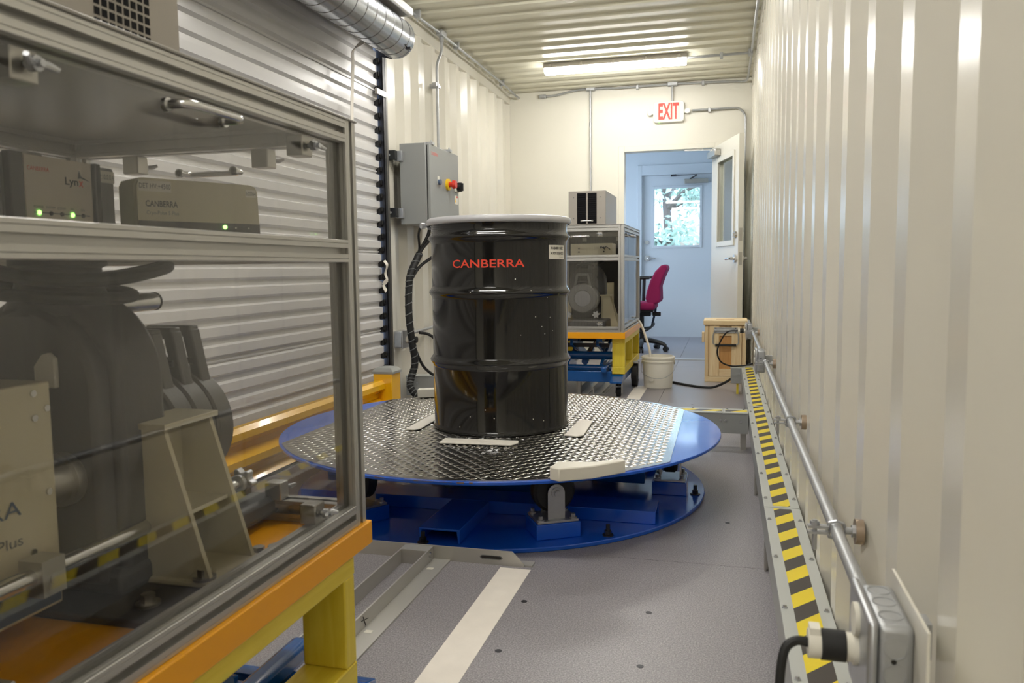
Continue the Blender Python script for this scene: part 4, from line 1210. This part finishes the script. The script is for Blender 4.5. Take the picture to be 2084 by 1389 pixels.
for e, r in (((-1.965, 5.02, 1.205), .008), ((-1.93, 5.10, 1.21), .011), ((-1.90, 5.12, 1.215), .012), ((-1.94, 5.14, 1.2), .007)):
    MB().tube(smooth_path([e, (e[0] - .01, e[1] - .01, 1.15), (-1.985 + (e[0] + 1.93) * .3, 5.07, 1.06), (-2.005, 5.02, .97)], 6), r, n=8).build('strand', 'black_rubber', t)
MB().tube(smooth_path([(-1.74, 5.2, 1.12), (-1.83, 5.1, 1.05), (-1.97, 5.03, .95), (-2.02, 4.965, .85)], 6), .011, n=8).build('strand', 'black_rubber', t)
MB().tube(smooth_path([(-1.98, 5.0, .50), (-1.93, 5.06, .48), (-1.86, 5.12, .40), (-1.8, 5.17, .3)], 6), .010, n=8).build('strand', 'black_rubber', t)
MB().tube(smooth_path([(-2.01, 4.985, .40), (-1.97, 5.03, .27), (-1.9, 5.1, .19), (-1.84, 5.10, .206)], 6), .010, n=8).build('strand', 'black_rubber', t)
t = thing('socket_box', 'grey steel socket box on the left wall beside the cable bundle', 'socket box', (-2.127, 4.97, .46))
MB().box(0, .004, -.09, .12, -.09, .06).build('back_plate', 'cream', t)
MB().box(.004, .06, -.07, .05, -.055, .055).build('box', 'galv', t, bevel=.006)
MB().box(.06, .068, -.074, .054, -.06, .06).build('cover', 'zinc', t, bevel=.005)
MB().cyl((.068, .0, -.005), (.09, .0, -.005), .024, n=18).build('socket_face', 'label_white', t)
MB().cyl((.09, .0, -.005), (.14, .0, -.005), .022, n=18).build('plug', 'black_rubber', t)
MB().tube([(.03, .05, .02), (.03, .9, .045)], CR, n=10).build('pipe', 'galv', t)
t = thing('raceway_stub', 'short grey steel raceway end by the left wall behind the turntable', 'raceway', (-1.98, 5.06, 0))
MB().box(-.13, .28, 0, .10, .06, .195).build('body', 'raceway', t, bevel=.002)
MB().box(-.133, .283, -.003, .103, .195, .199).build('lid', 'raceway_lid', t, bevel=.001)
for x in (-.05, .2): MB().cyl((x, .003, .15), (x, -.004, .15), .006, n=8).build('screw', 'zinc', t)
MB().box(-.09, -.06, .03, .06, 0, .06).box(.2, .23, .03, .06, 0, .06).build('leg', 'galv', t)

# yellow guard rail by the roll-up door
t = thing('guard_rail', 'yellow steel guard rail in front of the roll-up door', 'guard rail', (-1.95, 4.36, 0))
q = [(0, .262), (-.03, .262), (-.045, .245), (-.045, .222), (.0, .19), (.0, .158), (-.045, .13), (-.045, .105), (.0, .075), (.0, .045), (-.03, .02), (-.036, .02), (-.006, .048), (-.006, .072), (-.051, .102), (-.051, .133), (-.006, .161), (-.006, .187), (-.051, .219), (-.051, .248), (-.033, .268), (0, .268)]
MB().prism([(-x, z) for x, z in q], 0, 3.7, AX((-.05, 0, 0), (1, 0, 0), (0, 0, 1), (0, -1, 0))).build('rail_beam', 'yellow_rail', t)
MB().box(-.075, .045, -.01, .12, 0, .305).build('post', 'yellow_rail', t, bevel=.004)
MB().lathe([(.095, .305), (.095, .318), (.07, .338), (.03, .345), (0, .346)], 4, AX((-.015, .055, 0), (math.cos(R(45)), math.sin(R(45)), 0), (-math.sin(R(45)), math.cos(R(45)), 0), (0, 0, 1))).build('post_cap', 'panel_grey', t, smooth=0)
for z in (.11, .2): hex_bolt(MB(), (-.045, -.03, z), .009, .014, (1, 0, 0)).build('bolt', 'bronze', t)
MB().box(-.12, .09, -.05, .16, 0, .012).build('base_plate', 'yellow_rail', t)

# ------------------------------------------------------------------ raceway, conduit and sockets on the right
t = thing('cable_raceway', 'grey steel floor raceway with hazard tape along the right wall', 'raceway', (0, 0, 0))
X0, X1 = .124, .222
MB().box(X0, X1, -1.5, 6.02, .105, .194).build('body', 'raceway', t)
cuts = (-1.5, .1, 2.452, 4.236, 5.88)
for i in range(4):
    a, b = cuts[i] + .003, cuts[i + 1] - .003
    ld = MB().box(X0 - .002, X1 + .002, a, b, .194, .2).build('lid', 'raceway_lid', t, bevel=.001)
    MB().box(.148, .198, a + .012, b - .012, .2, .2006).build('hazard_tape', 'hazard_y', ld, smooth=0)
    s0 = None
    y = a + .09
    if i > 0:
        while y < b:
            for x in (.131, .214):
                if s0 is None:
                    s0 = MB().cyl((0, 0, 0), (0, 0, .002), .006, n=10).cyl((0, 0, .002), (0, 0, .006), .004, .003, n=8).build('screw', 'zinc', ld); s0.location = (x, y, .2)
                else: dup(s0, ld, Matrix.Translation((x, y, .2)))
            y += .305
for y in (-.4, 1.05, 2.47, 3.3, 5.0, 5.95): MB().box(X0 + .002, X0 + .03, y - .004, y + .004, 0, .105).box(X0 + .002, X0 + .008, y - .02, y + .02, 0, .105).build('leg', 'alu_flat', t)
t = thing('cross_raceway', 'grey steel raceway crossing the floor behind the turntable', 'raceway', (0, 4.06, 0))
MB().box(-1.2, .12, 0, .115, .09, .188).build('body', 'raceway', t)
for a, b in ((-1.2, -.002), (.0, .12)):
    ld = MB().box(a, b, -.003, .118, .188, .194).build('lid', 'raceway_lid', t, bevel=.001)
    MB().box(a + .01, b - .004, .03, .08, .194, .1946).build('hazard_tape', 'hazard_x', ld, smooth=0)
for x, z in ((-.012, .155), (.012, .155), (.085, .15)): MB().cyl((x, 0, z), (x, -.004, z), .006, n=8).build('screw', 'zinc', t)
for x in (-.15, .02, .1): MB().cyl((x, .10, .194), (x, .10, .199), .005, n=8).build('screw', 'zinc', t)
MB().box(.085, .113, .035, .075, 0, .09).build('leg', 'alu_flat', t)
MB().box(-.7, -.67, .035, .075, .016, .09).build('leg', 'alu_flat', t)
t = thing('raceway_end_box', 'grey steel raceway end box in front of the wooden crate', 'raceway', (.05, 5.90, 0))
MB().box(0, .074, 0, .115, .08, .188).build('body', 'raceway', t, bevel=.001)
ld = MB().box(-.003, .074, -.003, .118, .188, .194).build('lid', 'raceway_lid', t, bevel=.001)
MB().box(.0, .07, .03, .08, .194, .1946).build('hazard_tape', 'hazard_x', ld, smooth=0)
MB().box(.04, .055, .02, .06, 0, .08).build('leg', 'yellow_wood', t)
MB().cyl((.06, 0, .15), (.06, -.004, .15), .006, n=8).build('screw', 'zinc', t)

CX, CZ = .186, .476
t = thing('wall_conduit', 'galvanised conduit clamped low along the right wall', 'conduit', (0, 0, 0))
MB().tube(round_path([(.172, .94, .497), (.174, .98, .492), (CX, 1.13, CZ), (CX, 3.84, CZ)], .06), CR, n=12).build('pipe', 'galv', t)
MB().tube([(CX, 3.97, CZ), (CX, 5.62, CZ)], CR, n=12).build('pipe', 'galv', t)
MB().tube([(CX, 5.74, CZ), (CX, 6.6, CZ + .01)], CR, n=12).build('pipe', 'galv', t)
for y in (1.40, 2.37, 3.78, 5.55):
    c = MB().tube([(CX - .014, y, CZ), (CX - .011, y, CZ + .012), (CX, y, CZ + .0155), (CX + .011, y, CZ + .012), (CX + .015, y, CZ), (CX + .011, y, CZ - .012), (CX, y, CZ - .0155), (CX - .011, y, CZ - .012)], .003, n=6, closed=True)
    c.box(CX - .045, CX - .012, y - .007, y + .007, CZ + .003, CZ + .007).box(CX - .045, CX - .012, y - .007, y + .007, CZ - .007, CZ - .003).cyl((CX - .034, y, CZ - .035), (CX - .034, y, CZ + .016), .0042, n=8).cyl((CX - .034, y, CZ + .007), (CX - .034, y, CZ + .014), .008, n=6)
    c.cyl((CX + .014, y, CZ), (CX + .03, y, CZ), .006, n=10)
    c = c.build('conduit_clamp', 'zinc', t)
    MB().cyl((CX + .024, y, CZ), (CX + .030, y, CZ), .011, n=8).build('nut', 'zinc', c)
    MB().cyl((CX + .029, y, CZ), (XR + .002, y, CZ), .021, n=24).build('standoff', 'bronze', c)
def socket(label, y, z, plug, plate):
    t = thing('socket_box', label, 'socket box', (XR - .004, y, z))
    if plate: MB().box(-.036, -.033, -.101, .064, -.13, .068).build('back_plate', 'cream', t)
    bx = MB().box(-.070, -.036, -.057, .057, -.052, .052).build('box', 'galv', t, bevel=.007, seg=3)
    MB().box(-.034, .0, .032, .06, -.02, .02).build('mount', 'galv', t)
    MB().box(-.080, -.070, -.061, .061, -.057, .057).build('cover', 'zinc', t, bevel=.006, seg=3)
    for zz in (.0, .033):
        MB().cyl((-.080, 0, zz), (-.085, 0, zz), .0175, n=20).build('outlet', 'label_white', t)
    for yy in (-.03, 0, .03):
        pass
    for zz in (-.026, .002, .03):
        ko = MB().tube([(-.054 + .0115 * math.cos(R(a)), -.0573, zz + .0115 * math.sin(R(a))) for a in range(0, 360, 20)], .0007, n=4, closed=True).build('knockout', 'galv', bx)
    for yy in (-.03, .005, .036):
        MB().tube([(-.054 + .0115 * math.cos(R(a)), yy + .0115 * math.sin(R(a)), .0522) for a in range(0, 360, 20)], .0007, n=4, closed=True).build('knockout', 'galv', bx)
    for zz in (-.012, .016): MB().cyl((-.055, -.0572, zz), (-.055, -.0578, zz), .0028, n=8).build('screw_hole', 'black', bx)
    for yy in (-.015, .015): MB().cyl((-.033, yy, .0522), (-.033, yy, .0528), .0028, n=8).build('screw_hole', 'black', bx)
    if plug:
        p = MB().cyl((-.085, 0, .001), (-.093, 0, .001), .0150, n=24).build('plug', 'label_white', t)
        MB().cyl((-.092, 0, .001), (-.117, 0, .001), .0165, n=24).build('plug_grip', 'black_rubber', p)
        MB().cyl((-.117, 0, .001), (-.130, 0, .001), .0155, n=24).box(-.129, -.118, -.009, .009, .013, .021).build('plug_cap', 'label_white', p)
    return t
socket('large grey socket box with a black plug in the right foreground', .888, .510, True, True)
socket('grey socket box midway along the right wall conduit', 3.905, .476, False, False)
socket('grey socket box with a plug beside the wooden crate', 5.68, .476, True, False)
o = MB().tube(smooth_path([(.094, .888, .511), (.078, .886, .512), (.066, .88, .497), (.062, .87, .44), (.066, .86, .36), (.075, .85, .25), (.06, .83, .1), (.05, .7, .008), (.03, .4, .008)], 6), .0052, n=10).build('power_cord', 'black_rubber')
tag(o, 'black power cord dropping from the plug in the right foreground', 'cord')
o = MB().tube(smooth_path([(.094, 5.68, .477), (.02, 5.70, .465), (-.03, 5.76, .38), (-.045, 5.80, .31), (-.02, 5.86, .24), (.05, 5.92, .203), (.14, 5.93, .206), (.2, 5.9, .225)], 7), .0055, n=8).build('power_cord', 'black_rubber')
tag(o, 'black power cord looping in front of the wooden crate', 'cord')

# ------------------------------------------------------------------ floor tape, alignment tray, far rails
def tape(label, x0, x1, y0, y1):
    o = MB().box(0, x1 - x0, 0, y1 - y0, 0, .0008).build('floor_tape', 'white_tape', smooth=0)
    o.location = (x0, y0, .0002); return tag(o, label, 'floor tape', 'white tape strips on the floor')
tape('long white tape strip on the floor in front of the turntable', -.661, -.564, .3, 2.30)
tape('short white tape strip on the floor behind the turntable', -.661, -.564, 4.25, 6.2)
t = thing('alignment_frame', 'bare aluminium angle frame on the floor in front of the turntable', 'floor frame', (-.9, 2.3, 0))
# cross angle along x
q = [(-.62, .0), (.31, .0), (.31, .010), (.272, .046), (-.62, .046)]
w_ = MB().prism(q, 0, .005, XZ((0, .022, 0))).build('cross_angle', 'alu_raw', t)
MB().box(-.62, .335, .022, .06, 0, .005).build('foot_flange', 'alu_raw', w_)
MB().tube(round_path([(.175, .0165, .018), (.235, .0165, .018), (.243, .0165, .0235), (.235, .0165, .029), (.175, .0165, .029), (.167, .0165, .0235), (.175, .0165, .018)], .006, 3), .0013, n=5).build('slot_rim', 'print_grey', w_)
MB().box(.172, .238, .0168, .0174, .0195, .0275).build('slot', 'print_dark', w_)
# two parallel angles along y
for x, s in ((-.078, -1), (.012, 1)):
    g = MB().box(x - .0025, x + .0025, -1.7, .016, 0, .045).build('long_angle', 'alu_raw', t, bevel=.0005)
    if s > 0: MB().box(x + .0025, x + .058, -1.7, .016, 0, .005).build('foot_flange', 'alu_raw', g)
    if s > 0:
        for y in (-.07, -.51):
            st = MB().box(x + .012, x + .032, y - .008, y + .008, .005, .0055).build('sticker', 'label_white', g)
        MB().cyl((x + .0025, -.02, .028), (x + .008, -.02, .028), .009, n=12).build('rivet', 'steel', g)
        MB().tube([(x + .0035, -.47, .022), (x + .0035, -.51, .03)], .0009, n=4).tube([(x + .0035, -.5, .038), (x + .0035, -.485, .008)], .0009, n=4).build('scribe_mark', 'print_dark', g)
MB().box(-.0755, .0095, -.03, .016, .040, .045).box(-.0755, .0095, -.034, -.030, .0, .045).build('bridge_plate', 'alu_raw', t)
t = thing('rail_pair', 'low aluminium guide rails on the floor under the far cart', 'floor frame', (-.94, 5.72, 0))
for x in (-.075, .02):
    g = MB().box(x - .0025, x + .0025, 0, .62, 0, .055).build('long_angle', 'alu_raw', t)
    MB().box(x + .0025, x + .06, 0, .62, 0, .005).build('foot_flange', 'alu_raw', g)
MB().box(.10, .104, 0, .45, 0, .004).box(.0825, .10, .0, .03, 0, .004).build('tie_bar', 'alu_raw', t)
o = MB().cyl((0, 0, 0), (0, 0, .13), .02, n=20).cyl((0, 0, .13), (0, 0, .137), .03, n=20).build('jack_post', 'alu_flat'); o.location = (-1.02, 5.70, 0)
tag(o, 'short aluminium post under the far blue cart', 'post')

# ------------------------------------------------------------------ bucket, hose, crate, chair
t = thing('plastic_bucket', 'white plastic bucket on the floor in front of the doorway', 'bucket', (-.487, 6.165, 0))
MB().lathe([(.085, 0), (.103, 0), (.106, .004), (.120, .195), (.120, .198), (.127, .2), (.127, .207), (.121, .21), (.121, .222), (.128, .225), (.128, .235), (.122, .242), (.117, .242), (.114, .21), (.101, .01), (0, .01)], 48, cap=False).build('pail', 'bucket', t)
MB().tube(smooth_path([(-.124, -.02, .185), (-.115, -.07, .12), (-.03, -.135, .085), (.06, -.128, .09), (.125, -.05, .14), (.124, .0, .19)], 6), .0022, n=6).build('bail', 'galv', t)
MB().cyl((-.04, -.1075, .075), (-.042, -.1135, .075), .021, n=20).build('embossed_disc', 'bucket', t)
for s in (-1, 1): MB().cyl((s * .119, 0, .19), (s * .128, 0, .19), .012, n=12).build('bail_ear', 'bucket', t)
o = MB().tube(smooth_path([(-.66, 6.35, .50), (-.63, 6.30, .47), (-.585, 6.23, .37), (-.555, 6.19, .28), (-.545, 6.17, .2), (-.54, 6.165, .06)], 6), .0095, n=10).build('drain_hose', 'foam_white')
tag(o, 'white drain hose running from the far cabinet into the bucket', 'hose')
o = MB().tube(smooth_path([(-.40, 6.40, .009), (-.30, 6.28, .009), (-.18, 6.17, .009), (-.08, 6.14, .012), (.0, 6.1, .05), (.055, 6.0, .10), (.07, 5.96, .12)], 7), .009, n=8).build('floor_cable', 'black_rubber')
tag(o, 'thick black cable lying on the floor between bucket and crate', 'cable')

t = thing('wooden_crate', 'pale wooden crate with a metal carry handle beside the right wall', 'crate', (-.152, 6.52, 0))
CWd, CDp, CHt = .325, .33, .455
MB().box(.006, CWd - .006, .022, CDp, .02, CHt).build('shell', 'pine', t, bevel=.001)
MB().box(.115, .215, .016, .022, .06, CHt - .04).build('recessed_panel', 'osb', t)
for x0, x1 in ((.004, .03), (.038, .115), (.210, .285), (.294, CWd - .004)):
    MB().box(x0, x1, -.0 if x1 - x0 > .05 else .006, .022, .045 if x1 - x0 > .05 else .0, CHt - .005).build('front_board', 'pine', t, bevel=.002)
MB().box(.004, CWd - .004, .004, .022, 0, .044).build('bottom_board', 'pine_x', t, bevel=.002)
MB().box(.115, .21, .002, .018, .045, .105).build('front_board', 'pine_x', t, bevel=.002)
MB().box(.115, .21, .004, .018, CHt - .085, CHt - .03).build('front_board', 'pine_x', t, bevel=.002)
MB().box(-.02, .0, .03, .1, CHt - .14, CHt - .06).build('side_cleat', 'pine', t, bevel=.002)
ld = MB().box(-.008, CWd + .008, -.012, CDp + .01, CHt, CHt + .038).build('lid', 'pine_x', t, bevel=.004)
MB().box(.09, .23, .1, .145, CHt + .037, CHt + .0385).build('lid_slot', 'osb', ld)
MB().box(.01, .055, .02, .05, CHt + .038, CHt + .0385).build('stencil_mark', 'print_grey', ld)
hp_ = MB().box(.075, .255, -.006, 0, CHt - .065, CHt - .02).build('handle_plate', 'galv', t, bevel=.001)
MB().cyl((.078, -.010, CHt - .04), (.252, -.010, CHt - .04), .008, n=12).build('hinge_barrel', 'galv', hp_)
MB().tube(round_path([(.082, -.012, CHt - .04), (.068, -.016, CHt - .075), (.068, -.016, CHt - .15), (.10, -.018, CHt - .158), (.23, -.018, CHt - .158), (.262, -.016, CHt - .15), (.262, -.016, CHt - .075), (.248, -.012, CHt - .04)], .02), .0045, n=8).build('bail', 'galv', hp_)
MB().cyl((.085, -.018, CHt - .158), (.245, -.018, CHt - .158), .010, n=14).build('grip', 'black_rubber', hp_)
for x, z in ((.09, .41), (.165, .43), (.24, .41), (.09, .44), (.24, .44)): MB().cyl((x, -.006, z - .01), (x, -.008, z - .01), .004, n=8).build('screw', 'print_dark', hp_)

t = thing('office_chair', 'magenta office chair on black base in the far room', 'chair', (-.86, 8.86, 0))
cx, cy = -.86, 8.86
bk = [(-.602, .94), (-.594, .902), (-.639, .801), (-.668, .712), (-.663, .572), (-.675, .54), (-.72, .52), (-.764, .514), (-.80, .53), (-.825, .58), (-.81, .66), (-.775, .77), (-.725, .87), (-.66, .935), (-.625, .945)]
MB().prism([(x - cx, z) for x, z in bk], -.21, .21, XZ((0, 0, 0))).build('backrest', 'magenta', t, bevel=.035, seg=4)
MB().obox((-.10, 0, .50), (.48, .46, .085)).build('seat', 'magenta', t, bevel=.035, seg=4)
MB().box(-.30, .12, -.19, .19, .435, .46).build('seat_pan', 'black', t, bevel=.01)
MB().box(-.12, .08, -.07, .07, .385, .436).build('mechanism', 'black', t, bevel=.01)
MB().tube(round_path([(.13, 0, .50), (.13, 0, .45), (.09, 0, .28)], .03), .012, n=10).bar((.13, 0, .5), (.128, 0, .43), .03, .02).build('back_bar', 'chair_blue', t)
MB().cyl((.10, -.06, .41), (.19, -.06, .41), .022, n=14).build('tension_knob', 'black', t, bevel=.004)
MB().cyl((-.02, 0, .10), (-.02, 0, .40), .025, n=16).build('gas_column', 'black', t)
for s in (-1, 1):
    MB().box(-.14, .09, s * .26 - .035, s * .26 + .035, .79, .82).build('arm_pad', 'black', t, bevel=.012)
    MB().tube(round_path([(-.02, s * .26, .79), (-.03, s * .26, .45), (-.03, s * .12, .44)], .04), .018, n=10).build('arm_post', 'black', t)
for k in range(5):
    a = R(-14 + 72 * k); u = Vector((math.cos(a), math.sin(a), 0)); c0 = Vector((-.02, 0, 0))
    MB().tube(smooth_path([c0 + u * .02 + Vector((0, 0, .115)), c0 + u * .13 + Vector((0, 0, .11)), c0 + u * .24 + Vector((0, 0, .085)), c0 + u * .27 + Vector((0, 0, .06))], 4), [.026] * 8 + [.020] * 5, n=8).build('base_leg', 'black', t)
    p = c0 + u * .275; v = Vector((-u.y, u.x, 0))
    MB().cyl(p - v * .026 + Vector((0, 0, .028)), p - v * .006 + Vector((0, 0, .028)), .028, n=16).cyl(p + v * .006 + Vector((0, 0, .028)), p + v * .026 + Vector((0, 0, .028)), .028, n=16).cyl(p + Vector((0, 0, .03)), p + Vector((0, 0, .075)), .009, n=8).build('caster', 'black', t)
MB().tube([( .13 * math.cos(R(q)) - .02, .30 * math.sin(R(q)), .31 - .08 * abs(math.sin(R(q)))) for q in range(-90, 91, 12)], .012, n=8).build('foot_arc', 'black', t)
